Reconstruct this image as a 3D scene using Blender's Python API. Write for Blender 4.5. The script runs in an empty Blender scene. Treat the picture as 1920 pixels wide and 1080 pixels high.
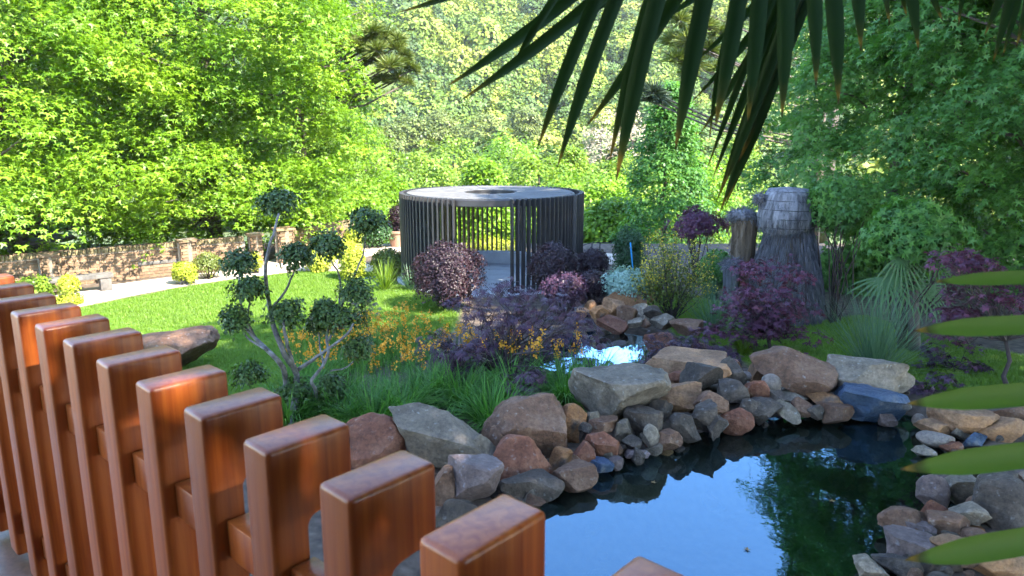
import bpy, math, random
import numpy as np
from mathutils import Vector, noise as mnoise

R = math.radians
rng = np.random.default_rng(7)
random.seed(7)
scene = bpy.context.scene
COL = scene.collection

# ------------------------------------------------------------------ camera, sky, sun, exposure
FPX, PITCH, CAMZ = 1371.0, R(12.1), 4.4
cam_d = bpy.data.cameras.new('camera')
cam = bpy.data.objects.new('camera', cam_d); COL.objects.link(cam)
cam.location = (0, 0, CAMZ); cam.rotation_euler = (R(90) - PITCH, 0, 0)
cam_d.sensor_width = 36; cam_d.lens = 36 * FPX / 1920
cam_d.clip_start = 0.05; cam_d.clip_end = 3000
cam_d.dof.use_dof = True; cam_d.dof.focus_distance = 11.0; cam_d.dof.aperture_fstop = 7.0
scene.camera = cam

SUN_EL = R(46); SUN_AZ = math.atan2(0.78, -0.63)        # azimuth from +Y towards +X: behind and to the right
TOSUN = Vector((math.sin(SUN_AZ) * math.cos(SUN_EL), math.cos(SUN_AZ) * math.cos(SUN_EL), math.sin(SUN_EL)))
world = bpy.data.worlds.new('World'); scene.world = world; world.use_nodes = True
wn = world.node_tree.nodes; wl = world.node_tree.links
sky = wn.new('ShaderNodeTexSky'); sky.sky_type = 'NISHITA'; sky.sun_disc = False
sky.sun_elevation = SUN_EL; sky.sun_rotation = SUN_AZ; sky.altitude = 1200; sky.air_density = 1.0; sky.dust_density = 0.3; sky.ozone_density = 2.6
wl.new(sky.outputs[0], wn['Background'].inputs[0]); wn['Background'].inputs[1].default_value = 0.15
sun_d = bpy.data.lights.new('sun', 'SUN'); sun_d.energy = 3.2; sun_d.angle = R(0.5); sun_d.color = (1.0, 0.94, 0.82)
sun = bpy.data.objects.new('sun', sun_d); COL.objects.link(sun)
sun.rotation_euler = TOSUN.to_track_quat('Z', 'Y').to_euler()
scene.view_settings.view_transform = 'Standard'; scene.view_settings.look = 'None'
scene.view_settings.gamma = 1; scene.view_settings.use_curve_mapping = False
scene.view_settings.exposure = 3.2
scene.render.engine = 'CYCLES'
cy = scene.cycles
cy.max_bounces = 8; cy.diffuse_bounces = 3; cy.glossy_bounces = 3; cy.transmission_bounces = 4; cy.transparent_max_bounces = 8
cy.volume_bounces = 0; cy.use_adaptive_sampling = True; cy.adaptive_threshold = .02; cy.sample_clamp_indirect = 4; cy.use_denoising = True; cy.caustics_reflective = False; cy.caustics_refractive = False

# ------------------------------------------------------------------ helpers
CP, SP = math.cos(PITCH), math.sin(PITCH)
def ray(px, py):
    u = (px - 960) / FPX; v = -(py - 540) / FPX
    return np.array((u, CP + v * SP, -SP + v * CP))
def at(px, py, z=0.0):                                  # where the line of sight meets height z
    d = ray(px, py); t = (z - CAMZ) / d[2]
    return np.array((d[0] * t, d[1] * t, z))
def aty(px, py, Y):                                     # point on the line of sight at distance Y
    d = ray(px, py); return np.array((0, 0, CAMZ)) + d * (Y / d[1])
def mpp(p):                                             # metres per photo pixel at a point
    return (p[1] * CP - (p[2] - CAMZ) * SP) / FPX
def tag(o, label=None, cat=None, group=None, kind=None):
    if label: o['label'] = label
    if cat: o['category'] = cat
    if group: o['group'] = group
    if kind: o['kind'] = kind
    return o
def empty(name, loc, label, cat, group=None):
    o = bpy.data.objects.new(name, None); COL.objects.link(o); o.location = loc
    o.empty_display_size = 0.2
    return tag(o, label, cat, group)
def link(name, me, m, parent=None, org=None):
    o = bpy.data.objects.new(name, me); COL.objects.link(o)
    if m is not None and len(me.materials) == 0: me.materials.append(m)
    if parent is not None: o.parent = parent
    if org is not None: o.location = org
    return o
def np_mesh(name, V, loops, starts, smooth=False, attr=None):
    me = bpy.data.meshes.new(name)
    V = np.asarray(V, np.float32); loops = np.asarray(loops, np.int32).ravel(); starts = np.asarray(starts, np.int32)
    me.vertices.add(len(V)); me.vertices.foreach_set('co', V.ravel())
    me.loops.add(len(loops)); me.loops.foreach_set('vertex_index', loops)
    me.polygons.add(len(starts)); me.polygons.foreach_set('loop_start', starts)
    me.update(calc_edges=True)
    if smooth: me.polygons.foreach_set('use_smooth', np.ones(len(starts), bool))
    if attr is not None:
        a = me.attributes.new('rnd', 'FLOAT', 'POINT'); a.data.foreach_set('value', np.asarray(attr, np.float32))
    me.validate()
    return me
def nrm(a):
    return a / np.maximum(np.linalg.norm(a, axis=-1, keepdims=True), 1e-9)
class MB:
    def __init__(s): s.v = []; s.f = []
    def tube(s, pts, rad, n=7, cap=True):
        pts = [Vector(p) for p in pts]; b = len(s.v)
        if not hasattr(rad, '__len__'): rad = [rad] * len(pts)
        ref = Vector((0.3, 0.9, 0.2))
        for i, p in enumerate(pts):
            t = (pts[min(i + 1, len(pts) - 1)] - pts[max(i - 1, 0)]).normalized()
            if abs(t.dot(ref)) > .95: ref = Vector((1, 0, 0))
            a = t.cross(ref).normalized(); c = t.cross(a)
            for k in range(n):
                w = 2 * math.pi * k / n
                s.v.append(tuple(p + (a * math.cos(w) + c * math.sin(w)) * rad[i]))
        for i in range(len(pts) - 1):
            for k in range(n):
                k2 = (k + 1) % n
                s.f.append((b + i * n + k, b + i * n + k2, b + (i + 1) * n + k2, b + (i + 1) * n + k))
        if cap:
            s.f.append(tuple(b + k for k in range(n))[::-1]); s.f.append(tuple(b + (len(pts) - 1) * n + k for k in range(n)))
        return s
    def box(s, c, d, M=None):
        b = len(s.v); M = M or (lambda p: p)
        for z in (-1, 1):
            for x, y in ((-1, -1), (1, -1), (1, 1), (-1, 1)):
                s.v.append(tuple(M((c[0] + x * d[0] / 2, c[1] + y * d[1] / 2, c[2] + z * d[2] / 2))))
        for f in ((3, 2, 1, 0), (4, 5, 6, 7), (0, 1, 5, 4), (1, 2, 6, 5), (2, 3, 7, 6), (3, 0, 4, 7)):
            s.f.append(tuple(b + i for i in f))
        return s
    def lathe(s, prof, n=32, c=(0, 0, 0), fn=None):
        b = len(s.v)
        for r, z in prof:
            for k in range(n):
                w = 2 * math.pi * k / n
                p = (c[0] + r * math.cos(w), c[1] + r * math.sin(w), c[2] + z)
                s.v.append(fn(p) if fn else p)
        for i in range(len(prof) - 1):
            for k in range(n):
                k2 = (k + 1) % n
                s.f.append((b + i * n + k, b + i * n + k2, b + (i + 1) * n + k2, b + (i + 1) * n + k))
        return s
    def mesh(s, name, org=(0, 0, 0), smooth=True, sharp=None, bevel=None):
        me = bpy.data.meshes.new(name)
        o = org; me.from_pydata([(v[0] - o[0], v[1] - o[1], v[2] - o[2]) for v in s.v], [], s.f); me.update()
        if bevel:
            import bmesh
            bm = bmesh.new(); bm.from_mesh(me)
            bmesh.ops.bevel(bm, geom=bm.edges[:], offset=bevel[0], segments=bevel[1], affect='EDGES', profile=.5)
            bm.to_mesh(me); bm.free()
        if smooth:
            me.polygons.foreach_set('use_smooth', np.ones(len(me.polygons), bool))
            if sharp: me.set_sharp_from_angle(angle=R(sharp))
        return me
    def build(s, name, m, parent=None, smooth=True, sharp=None, bevel=None):
        org = parent_world(parent) if parent else (0, 0, 0)
        return link(name, s.mesh(name, org, smooth, sharp, bevel), m, parent)
def parent_world(o):
    w = Vector((0, 0, 0))
    while o is not None: w += Vector(o.location); o = o.parent
    return w
def smooth(t): t = np.clip(t, 0, 1); return t * t * (3 - 2 * t)
def inpoly(x, y, poly):
    x = np.asarray(x, float); y = np.asarray(y, float); c = np.zeros(x.shape, bool); n = len(poly)
    for i in range(n):
        x1, y1 = poly[i][:2]; x2, y2 = poly[(i + 1) % n][:2]
        if y1 == y2: continue
        c ^= ((y1 > y) != (y2 > y)) & (x < (x2 - x1) * (y - y1) / (y2 - y1) + x1)
    return c
def polydist(x, y, poly):
    x = np.asarray(x, float); y = np.asarray(y, float); d = np.full(x.shape, 1e9); n = len(poly)
    for i in range(n):
        a = np.array(poly[i][:2]); e = np.array(poly[(i + 1) % n][:2]) - a
        t = np.clip(((x - a[0]) * e[0] + (y - a[1]) * e[1]) / max(e @ e, 1e-9), 0, 1)
        d = np.minimum(d, np.hypot(x - a[0] - t * e[0], y - a[1] - t * e[1]))
    return d
def sdf(x, y, poly):                                    # positive inside
    d = polydist(x, y, poly); return np.where(inpoly(x, y, poly), d, -d)
def wob(x, y, f=1.0, s=0.0):
    x = np.asarray(x, float) * f; y = np.asarray(y, float) * f
    return (np.sin(x * 1.3 + y * .7 + s) + np.sin(x * -.6 + y * 1.7 + 2.1 + s) + np.sin(x * 2.3 + y * 1.1 + 4 + 2 * s) * .5 + np.sin(x * .9 - y * 2.9 + s * 3) * .5) / 3

# ------------------------------------------------------------------ materials
def new_mat(name):
    m = bpy.data.materials.new(name); m.use_nodes = True
    return m, m.node_tree.nodes, m.node_tree.links, m.node_tree.nodes['Principled BSDF']
def ramp(n, cols, lo=.3, hi=.7):
    r = n.new('ShaderNodeValToRGB'); e = r.color_ramp.elements
    while len(e) < len(cols): e.new(.5)
    for i, c in enumerate(cols):
        e[i].position = lo + (hi - lo) * i / max(len(cols) - 1, 1); e[i].color = (*c, 1)
    return r
def surf(name, cols, scale=4, rough=.85, bump=.3, bscale=30, detail=8, stretch=None, spec=.3, dist=.02, objrnd=0, extra=None, coord='Object'):
    m, n, l, p = new_mat(name)
    tc = n.new('ShaderNodeTexCoord'); src = tc.outputs[coord]
    if stretch:
        mp = n.new('ShaderNodeMapping'); mp.inputs['Scale'].default_value = stretch
        l.new(src, mp.inputs[0]); src = mp.outputs[0]
    t = n.new('ShaderNodeTexNoise'); t.inputs['Scale'].default_value = scale; t.inputs['Detail'].default_value = detail; t.inputs['Roughness'].default_value = .65
    l.new(src, t.inputs['Vector'])
    r = ramp(n, cols); l.new(t.outputs[0], r.inputs[0]); col = r.outputs[0]
    if extra:                                           # speckles or patches of another colour
        c2, s2, lo, hi = extra
        t3 = n.new('ShaderNodeTexNoise'); t3.inputs['Scale'].default_value = s2; t3.inputs['Detail'].default_value = 6; l.new(src, t3.inputs['Vector'])
        r3 = ramp(n, [(0, 0, 0), (1, 1, 1)], lo, hi); l.new(t3.outputs[0], r3.inputs[0])
        mx = n.new('ShaderNodeMix'); mx.data_type = 'RGBA'; mx.inputs['B'].default_value = (*c2, 1)
        l.new(r3.outputs[0], mx.inputs[0]); l.new(col, mx.inputs['A']); col = mx.outputs['Result']
    if objrnd:
        oi = n.new('ShaderNodeObjectInfo'); hs = n.new('ShaderNodeHueSaturation')
        mr = n.new('ShaderNodeMapRange'); mr.inputs[3].default_value = 1 - objrnd; mr.inputs[4].default_value = 1 + objrnd
        l.new(oi.outputs['Random'], mr.inputs[0]); l.new(mr.outputs[0], hs.inputs['Value']); l.new(col, hs.inputs['Color']); col = hs.outputs[0]
    l.new(col, p.inputs['Base Color']); p.inputs['Roughness'].default_value = rough
    p.inputs['Specular IOR Level'].default_value = spec
    if bump:
        t2 = n.new('ShaderNodeTexNoise'); t2.inputs['Scale'].default_value = bscale; t2.inputs['Detail'].default_value = 10; t2.inputs['Roughness'].default_value = .7; l.new(src, t2.inputs['Vector'])
        b = n.new('ShaderNodeBump'); b.inputs['Strength'].default_value = bump; b.inputs['Distance'].default_value = dist
        l.new(t2.outputs[0], b.inputs['Height']); l.new(b.outputs[0], p.inputs['Normal'])
    return m
def leafmat(name, cols, trans=.35, rough=.45, tcol=1.25, inst=False, nscale=.6, spec=.35):
    m, n, l, p = new_mat(name)
    if inst:
        a = n.new('ShaderNodeObjectInfo'); fac0 = a.outputs['Random']
        a2 = n.new('ShaderNodeAttribute'); a2.attribute_name = 'rnd'
        ad = n.new('ShaderNodeMath'); ad.operation = 'MULTIPLY_ADD'; ad.inputs[1].default_value = .3; l.new(a2.outputs['Fac'], ad.inputs[0])
        mu = n.new('ShaderNodeMath'); mu.operation = 'MULTIPLY'; mu.inputs[1].default_value = .7; l.new(fac0, mu.inputs[0]); l.new(mu.outputs[0], ad.inputs[2]); fac = ad.outputs[0]
    else:
        a = n.new('ShaderNodeAttribute'); a.attribute_name = 'rnd'
        tc = n.new('ShaderNodeTexCoord'); t = n.new('ShaderNodeTexNoise'); t.inputs['Scale'].default_value = nscale; l.new(tc.outputs['Object'], t.inputs['Vector'])
        ad = n.new('ShaderNodeMath'); ad.operation = 'MULTIPLY_ADD'; ad.inputs[1].default_value = .55; l.new(a.outputs['Fac'], ad.inputs[0])
        mu = n.new('ShaderNodeMath'); mu.operation = 'MULTIPLY_ADD'; mu.inputs[1].default_value = .9; mu.inputs[2].default_value = -.22; l.new(t.outputs[0], mu.inputs[0]); l.new(mu.outputs[0], ad.inputs[2]); fac = ad.outputs[0]
    r = ramp(n, cols, 0, 1); l.new(fac, r.inputs[0])
    l.new(r.outputs[0], p.inputs['Base Color']); p.inputs['Roughness'].default_value = rough; p.inputs['Specular IOR Level'].default_value = spec
    if trans:
        tr = n.new('ShaderNodeBsdfTranslucent'); mixc = n.new('ShaderNodeMix'); mixc.data_type = 'RGBA'; mixc.blend_type = 'MULTIPLY'; mixc.inputs[0].default_value = 1
        mixc.inputs['B'].default_value = (tcol, tcol * 1.05, tcol * .55, 1); l.new(r.outputs[0], mixc.inputs['A']); l.new(mixc.outputs['Result'], tr.inputs[0])
        ms = n.new('ShaderNodeMixShader'); ms.inputs[0].default_value = trans
        l.new(p.outputs[0], ms.inputs[1]); l.new(tr.outputs[0], ms.inputs[2]); l.new(ms.outputs[0], n['Material Output'].inputs[0])
    return m
M = {}
M['leaf_bright'] = leafmat('bright_maple_leaf', [(.055, .125, .007), (.14, .26, .013), (.29, .40, .035)], .42)
M['leaf_mid'] = leafmat('fresh_leaf', [(.06, .13, .012), (.15, .24, .02), (.25, .31, .035)], .38)
M['leaf_dark'] = leafmat('sweetgum_leaf', [(.04, .12, .022), (.085, .21, .038), (.16, .32, .06)], .45)
M['leaf_shade'] = leafmat('deep_green_leaf', [(.02, .06, .02), (.05, .11, .03)], .25)
M['leaf_box'] = leafmat('small_box_leaf', [(.02, .042, .008), (.045, .085, .014), (.09, .15, .03)], .15, .45)
M['leaf_yellow'] = leafmat('golden_leaf', [(.16, .22, .02), (.32, .36, .03), (.45, .44, .05)], .3)
M['leaf_olive'] = leafmat('olive_leaf', [(.05, .08, .015), (.12, .15, .03), (.22, .20, .03)], .25)
M['leaf_purple'] = leafmat('purple_leaf', [(.012, .005, .008), (.026, .011, .016), (.062, .028, .036)], .15, .5, 1.0)
M['leaf_lace'] = leafmat('lace_maple_leaf', [(.028, .014, .024), (.058, .026, .05), (.13, .05, .085)], .2, .42, 1.0)
M['leaf_red'] = leafmat('red_maple_leaf', [(.055, .022, .045), (.11, .035, .07), (.22, .05, .07)], .3, .5, 1.2)
M['leaf_silver'] = leafmat('silver_leaf', [(.16, .26, .20), (.28, .40, .33), (.40, .50, .45)], .2, .6)
M['leaf_pine'] = leafmat('araucaria_needle', [(.05, .085, .015), (.11, .145, .03), (.20, .21, .05)], .2)
M['leaf_pinedark'] = leafmat('dark_needle', [(.03, .05, .03), (.06, .085, .05)], .1)
M['grass_dark'] = leafmat('strap_grass', [(.03, .10, .014), (.09, .23, .035), (.19, .38, .07)], .4)
M['grass_lawn'] = leafmat('lawn_blade', [(.07, .15, .012), (.13, .235, .018), (.20, .30, .035)], .35, inst=True)
M['grass_blue'] = leafmat('blue_grass', [(.045, .10, .045), (.085, .16, .085), (.15, .23, .14)], .25)
M['grass_lime'] = leafmat('lime_grass', [(.09, .16, .012), (.19, .28, .025)], .35)
M['forest'] = leafmat('forest_leaf', [(.014, .034, .008), (.04, .078, .011), (.085, .14, .014), (.16, .205, .018), (.22, .22, .035)], .12, .6, inst=True)
M['palm'] = leafmat('palm_leaf', [(.022, .055, .010), (.045, .095, .016)], .3, .35)
M['petal'] = leafmat('orange_petal', [(.55, .20, .015), (.75, .36, .03), (.80, .45, .08)], .3, .6, 1.0)
M['bark'] = surf('bark', [(.06, .045, .035), (.15, .12, .10)], 6, .9, .6, 25, stretch=(1, 1, .25))
M['bark_pale'] = surf('pale_lichen_bark', [(.05, .045, .04), (.14, .13, .12), (.27, .265, .25)], 9, .9, .5, 40)
M['twig'] = surf('dark_twig', [(.03, .022, .02), (.07, .05, .045)], 10, .9, .2)

# ------------------------------------------------------------------ leaf clouds and blades
def star(n, wid=.3, spread=115, tips=None):
    V = [(0, 0, 0)]; F = []
    angs = [R(-spread + 2 * spread * i / (n - 1)) for i in range(n)]
    st = angs[1] - angs[0]
    bs = []
    for i in range(n + 1):
        a = angs[0] - st / 2 + st * i; V.append((wid * math.sin(a), wid * math.cos(a), .03)); bs.append(len(V) - 1)
    for i, a in enumerate(angs):
        L = tips[i] if tips else 1 - .35 * abs(i - (n - 1) / 2) / ((n - 1) / 2)
        V.append((L * math.sin(a), L * math.cos(a), -.16)); F.append((0, bs[i + 1], len(V) - 1, bs[i]))
    return np.array(V, float), F
T_STAR5 = star(5); T_STAR3 = star(3, .34, 75, [.8, 1, .8])
T_QUAD = (np.array([(0, 0, 0), (.42, .55, .04), (0, 1.1, -.1), (-.42, .55, .04)], float), [(0, 1, 2, 3)])
def lace(n=7, spread=100, w=.075):
    V = []; F = []
    for i in range(n):
        a = R(-spread + 2 * spread * i / (n - 1)); L = 1 - .35 * abs(i - (n - 1) / 2) / ((n - 1) / 2)
        s, c = math.sin(a), math.cos(a); b = len(V)
        V += [(0, 0, 0), (.5 * L * s + w * c, .5 * L * c - w * s, .02), (L * s, L * c, -.2), (.5 * L * s - w * c, .5 * L * c + w * s, .02)]
        F.append((b, b + 1, b + 2, b + 3))
    return np.array(V, float), F
T_LACE = lace()
T_NEEDLE = (np.array([(-.06, 0, 0), (.06, 0, 0), (0, 1, 0)], float), [(0, 1, 2)])
def leaf_mesh(name, P, N, S, T, A=None, org=(0, 0, 0), rnd=None):
    """one leaf per row: P base, N face normal, S size, A the way the tip points (or random)"""
    P = np.asarray(P, float) - np.asarray(org, float); n = len(P); N = nrm(np.asarray(N, float))
    if A is None: A = rng.normal(size=(n, 3))
    A = np.asarray(A, float); A = nrm(A - (A * N).sum(1, keepdims=True) * N); B = np.cross(A, N)
    V, F = T; k = len(V); S = np.broadcast_to(np.asarray(S, float), (n,))
    X = (V[None, :, 0:1] * B[:, None] + V[None, :, 1:2] * A[:, None] + V[None, :, 2:3] * N[:, None]) * S[:, None, None] + P[:, None]
    fl = np.array([i for f in F for i in f]); sz = np.array([len(f) for f in F])
    loops = (np.arange(n)[:, None] * k + fl[None]).ravel()
    st = np.concatenate([[0], np.cumsum(np.tile(sz, n))[:-1]])
    if rnd is None: rnd = rng.random(n)
    return np_mesh(name, X.reshape(-1, 3), loops, st, False, np.repeat(rnd, k))
def leaves(name, P, N, S, T, m, parent, A=None, rnd=None):
    return link(name, leaf_mesh(name, P, N, S, T, A, parent_world(parent), rnd), m, parent)
def blade_mesh(name, P, az, lean, curv, L, W, K=4, org=(0, 0, 0), rnd=None, tip=.1):
    P = np.asarray(P, float) - np.asarray(org, float); n = len(P)
    az, lean, curv, L, W = [np.broadcast_to(np.asarray(q, float), (n,)) for q in (az, lean, curv, L, W)]
    V = np.zeros((n, K + 1, 2, 3)); pos = P.copy()
    for i in range(K + 1):
        t = i / K; w = W * (1 - t ** 2 * (1 - tip)) * (.6 + .4 * min(1, t * 4))
        side = np.stack([-np.sin(az), np.cos(az), np.zeros(n)], 1) * (w / 2)[:, None]
        V[:, i, 0] = pos - side; V[:, i, 1] = pos + side
        th = lean + curv * (t + .5 / K)
        pos = pos + np.stack([np.sin(th) * np.cos(az), np.sin(th) * np.sin(az), np.cos(th)], 1) * (L / K)[:, None]
    base = np.arange(n)[:, None, None] * (2 * K + 2) + np.arange(K)[None, :, None] * 2
    loops = base + np.array([0, 1, 3, 2])[None, None]
    if rnd is None: rnd = rng.random(n)
    return np_mesh(name, V.reshape(-1, 3), loops, np.arange(n * K) * 4, True, np.repeat(rnd, 2 * K + 2))
def sph(n, up=None):
    v = nrm(rng.normal(size=(n, 3)))
    if up is not None: v[:, 2] = np.abs(v[:, 2]) * up + v[:, 2] * (1 - up)
    return v
def grass_clump(name, base, h, r, n, m, label, cat='grass', group=None, w=.012, lean=.5, curv=1.1, part='blades', K=5):
    e = empty(name, base, label, cat, group)
    a = rng.random(n) * 6.283; rr = r * np.sqrt(rng.random(n))
    P = np.stack([base[0] + rr * np.cos(a), base[1] + rr * np.sin(a), np.full(n, base[2] - .02)], 1)
    az = a + rng.normal(0, .5, n)
    me = blade_mesh(part, P, az, np.abs(rng.normal(lean * .6, lean * .5, n)), np.abs(rng.normal(curv, curv * .4, n)), h * rng.uniform(.6, 1.1, n), w * rng.uniform(.7, 1.2, n), K, base)
    link(part, me, m, e)
    return e
def gn_scatter(name, pts, rot, scl, objs, idx, label, cat):
    """one object of instances: only for what nobody could count"""
    me = bpy.data.meshes.new(name); n = len(pts)
    me.vertices.add(n); me.vertices.foreach_set('co', np.asarray(pts, np.float32).ravel())
    a = me.attributes.new('rot', 'FLOAT_VECTOR', 'POINT'); a.data.foreach_set('vector', np.asarray(rot, np.float32).ravel())
    a = me.attributes.new('scl', 'FLOAT_VECTOR', 'POINT'); a.data.foreach_set('vector', np.asarray(scl, np.float32).ravel())
    a = me.attributes.new('idx', 'INT', 'POINT'); a.data.foreach_set('value', np.asarray(idx, np.int32))
    me.update()
    o = link(name, me, None); tag(o, label, cat, kind='stuff')
    c = bpy.data.collections.new(name + '_pieces')
    for q in objs: c.objects.link(q)
    ng = bpy.data.node_groups.new(name, 'GeometryNodeTree')
    ng.interface.new_socket('Geometry', in_out='INPUT', socket_type='NodeSocketGeometry'); ng.interface.new_socket('Geometry', in_out='OUTPUT', socket_type='NodeSocketGeometry')
    N = ng.nodes; L = ng.links; gi = N.new('NodeGroupInput'); go = N.new('NodeGroupOutput')
    ip = N.new('GeometryNodeInstanceOnPoints'); ci = N.new('GeometryNodeCollectionInfo'); ci.inputs[0].default_value = c
    ci.inputs['Separate Children'].default_value = True; ci.inputs['Reset Children'].default_value = True
    ip.inputs['Pick Instance'].default_value = True
    def na(nm, t):
        q = N.new('GeometryNodeInputNamedAttribute'); q.data_type = t; q.inputs[0].default_value = nm; return q.outputs[0]
    L.new(gi.outputs[0], ip.inputs['Points']); L.new(ci.outputs[0], ip.inputs['Instance']); L.new(na('idx', 'INT'), ip.inputs['Instance Index'])
    L.new(na('rot', 'FLOAT_VECTOR'), ip.inputs['Rotation']); L.new(na('scl', 'FLOAT_VECTOR'), ip.inputs['Scale'])
    L.new(ip.outputs[0], go.inputs[0])
    md = o.modifiers.new('scatter', 'NODES'); md.node_group = ng
    return o
def piece(name, me, m):                                 # a source shape that is not itself in the scene
    o = bpy.data.objects.new(name, me)
    if len(me.materials) == 0: me.materials.append(m)
    return o

# ------------------------------------------------------------------ the ground
WZ, PZ = 0.36, 0.22                                     # water levels: pond, small upper pool
POND = [at(*p, WZ)[:2] for p in [(985, 1010), (1010, 950), (1100, 918), (1170, 885), (1240, 862), (1330, 832), (1440, 806), (1560, 790), (1660, 785), (1730, 800), (1765, 850), (1760, 900), (1735, 950), (1690, 1000), (1650, 1050), (1640, 1120)]] + [np.array((3.4, 4.2)), np.array((2.4, 2.2)), np.array((-1.2, 2.2)), np.array((-1.0, 5.0))]
POOL = [at(*p, PZ)[:2] for p in [(1030, 690), (1100, 716), (1180, 722), (1225, 705), (1222, 672), (1200, 645), (1140, 632), (1050, 640)]]
LAWN = [at(*p, 0)[:2] for p in [(60, 600), (150, 577), (240, 560), (330, 543), (430, 527), (560, 510), (700, 512), (760, 540), (860, 570), (850, 620)]] + [at(*p, .4)[:2] for p in [(640, 690), (560, 760), (430, 850), (250, 860), (60, 760)]]
RLAWN = [at(*p, .1)[:2] for p in [(1205, 560), (1260, 540), (1350, 560), (1500, 600), (1620, 585), (1800, 640), (1990, 690)]] + [at(*p, .4)[:2] for p in [(1990, 770), (1800, 750), (1700, 730), (1560, 690), (1480, 700), (1400, 660), (1300, 620)]]
def ground(x, y):
    x = np.asarray(x, float); y = np.asarray(y, float)
    z = .46 * smooth((15.5 - y) / 5.5)
    z = z - .17 * np.maximum(0, y - 29) + .0009 * np.maximum(0, y - 29) ** 2 * (y < 124)
    z = np.where(y >= 124, -.17 * 95 + .0009 * 95 ** 2, z)
    return z + .02 * wob(x, y, .9) * smooth((y - 3) / 5)
def basin(x, y):
    z = ground(x, y)
    d = sdf(x, y, POND); z = z - smooth((d + .35) / .9) * .75 - .16 * smooth((d + .7) / .6) * (d < .6)
    d2 = sdf(x, y, POOL); z = z - smooth((d2 + .2) / .5) * .4
    return z
def gz(x, y): return float(basin(np.array([x]), np.array([y]))[0])
def atg(px, py):                                        # line of sight onto the ground
    z = 0.
    for _ in range(12): p = at(px, py, z); z = float(ground(p[0], p[1]))
    return np.array((p[0], p[1], z))
def grid(name, xs, ys, fn, m, smoothf=True, label=None):
    X, Y = np.meshgrid(xs, ys); Z = fn(X, Y); nx, ny = len(xs), len(ys)
    V = np.stack([X, Y, Z], -1).reshape(-1, 3)
    i = np.arange(ny - 1)[:, None] * nx + np.arange(nx - 1)[None]
    loops = np.stack([i, i + 1, i + nx + 1, i + nx], -1).reshape(-1)
    me = np_mesh(name, V, loops, np.arange((nx - 1) * (ny - 1)) * 4, smoothf)
    o = link(name, me, m); tag(o, label, None, kind='structure')
    return o, V
m, n, l, p = new_mat('garden_soil')
tc = n.new('ShaderNodeTexCoord'); t = n.new('ShaderNodeTexNoise'); t.inputs['Scale'].default_value = 7; t.inputs['Detail'].default_value = 10; l.new(tc.outputs['Object'], t.inputs[0])
r1 = ramp(n, [(.035, .022, .014), (.08, .055, .038), (.13, .095, .07)]); l.new(t.outputs[0], r1.inputs[0])
r2 = ramp(n, [(.06, .13, .010), (.12, .22, .015)]); l.new(t.outputs[0], r2.inputs[0])
at_ = n.new('ShaderNodeAttribute'); at_.attribute_name = 'rnd'
mx = n.new('ShaderNodeMix'); mx.data_type = 'RGBA'; l.new(at_.outputs['Fac'], mx.inputs[0]); l.new(r1.outputs[0], mx.inputs['A']); l.new(r2.outputs[0], mx.inputs['B'])
l.new(mx.outputs['Result'], p.inputs['Base Color']); p.inputs['Roughness'].default_value = .95
bp = n.new('ShaderNodeBump'); bp.inputs['Strength'].default_value = .6; bp.inputs['Distance'].default_value = .03; l.new(t.outputs[0], bp.inputs['Height']); l.new(bp.outputs[0], p.inputs['Normal'])
M['soil'] = m
xs = np.concatenate([np.arange(-40, -18, 1.0), np.arange(-18, 18, .2), np.arange(18, 41, 1.0)]); ys = np.concatenate([np.arange(-14, 0, .5), np.arange(0, 34, .2), np.arange(34, 60, 1.0)])
go, GV = grid('ground', xs, ys, basin, M['soil'], label='garden ground of soil and mown lawn')
msk = np.maximum(smooth((sdf(GV[:, 0], GV[:, 1], LAWN) + .1) / .2), smooth((sdf(GV[:, 0], GV[:, 1], RLAWN) + .1) / .2))
msk = np.maximum(msk, .55 * smooth((GV[:, 1] - 29) / 3))
a = go.data.attributes.new('rnd', 'FLOAT', 'POINT'); a.data.foreach_set('value', msk.astype(np.float32))

# far valley and hillside
def far(x, y):
    z = ground(x, y); zz = np.clip(y - 122, 0, 178)
    z = z + .40 * zz * smooth(zz / 60) * 1.0
    sp = np.exp(-((x + 75) / 45.) ** 2) * smooth((y - 85) / 70) * 26
    sp2 = np.exp(-((x - 120) / 60.) ** 2) * smooth((y - 85) / 80) * 16
    z = z + sp + sp2 + wob(x, y, .022) * 7 * smooth((y - 110) / 60) + wob(x, y, .07, 3) * 2.5 * smooth((y - 110) / 60)
    return np.where(y > 58, z, z - .05)
M['hill'] = surf('hillside_soil', [(.03, .05, .015), (.06, .085, .022), (.10, .11, .04)], .05, .95, .3, .5)
grid('hill', np.arange(-420, 421, 12.), np.concatenate([np.arange(57, 130, 4.), np.arange(130, 345, 8.)]), far, M['hill'], label='forested hillside rising behind the garden')

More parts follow.
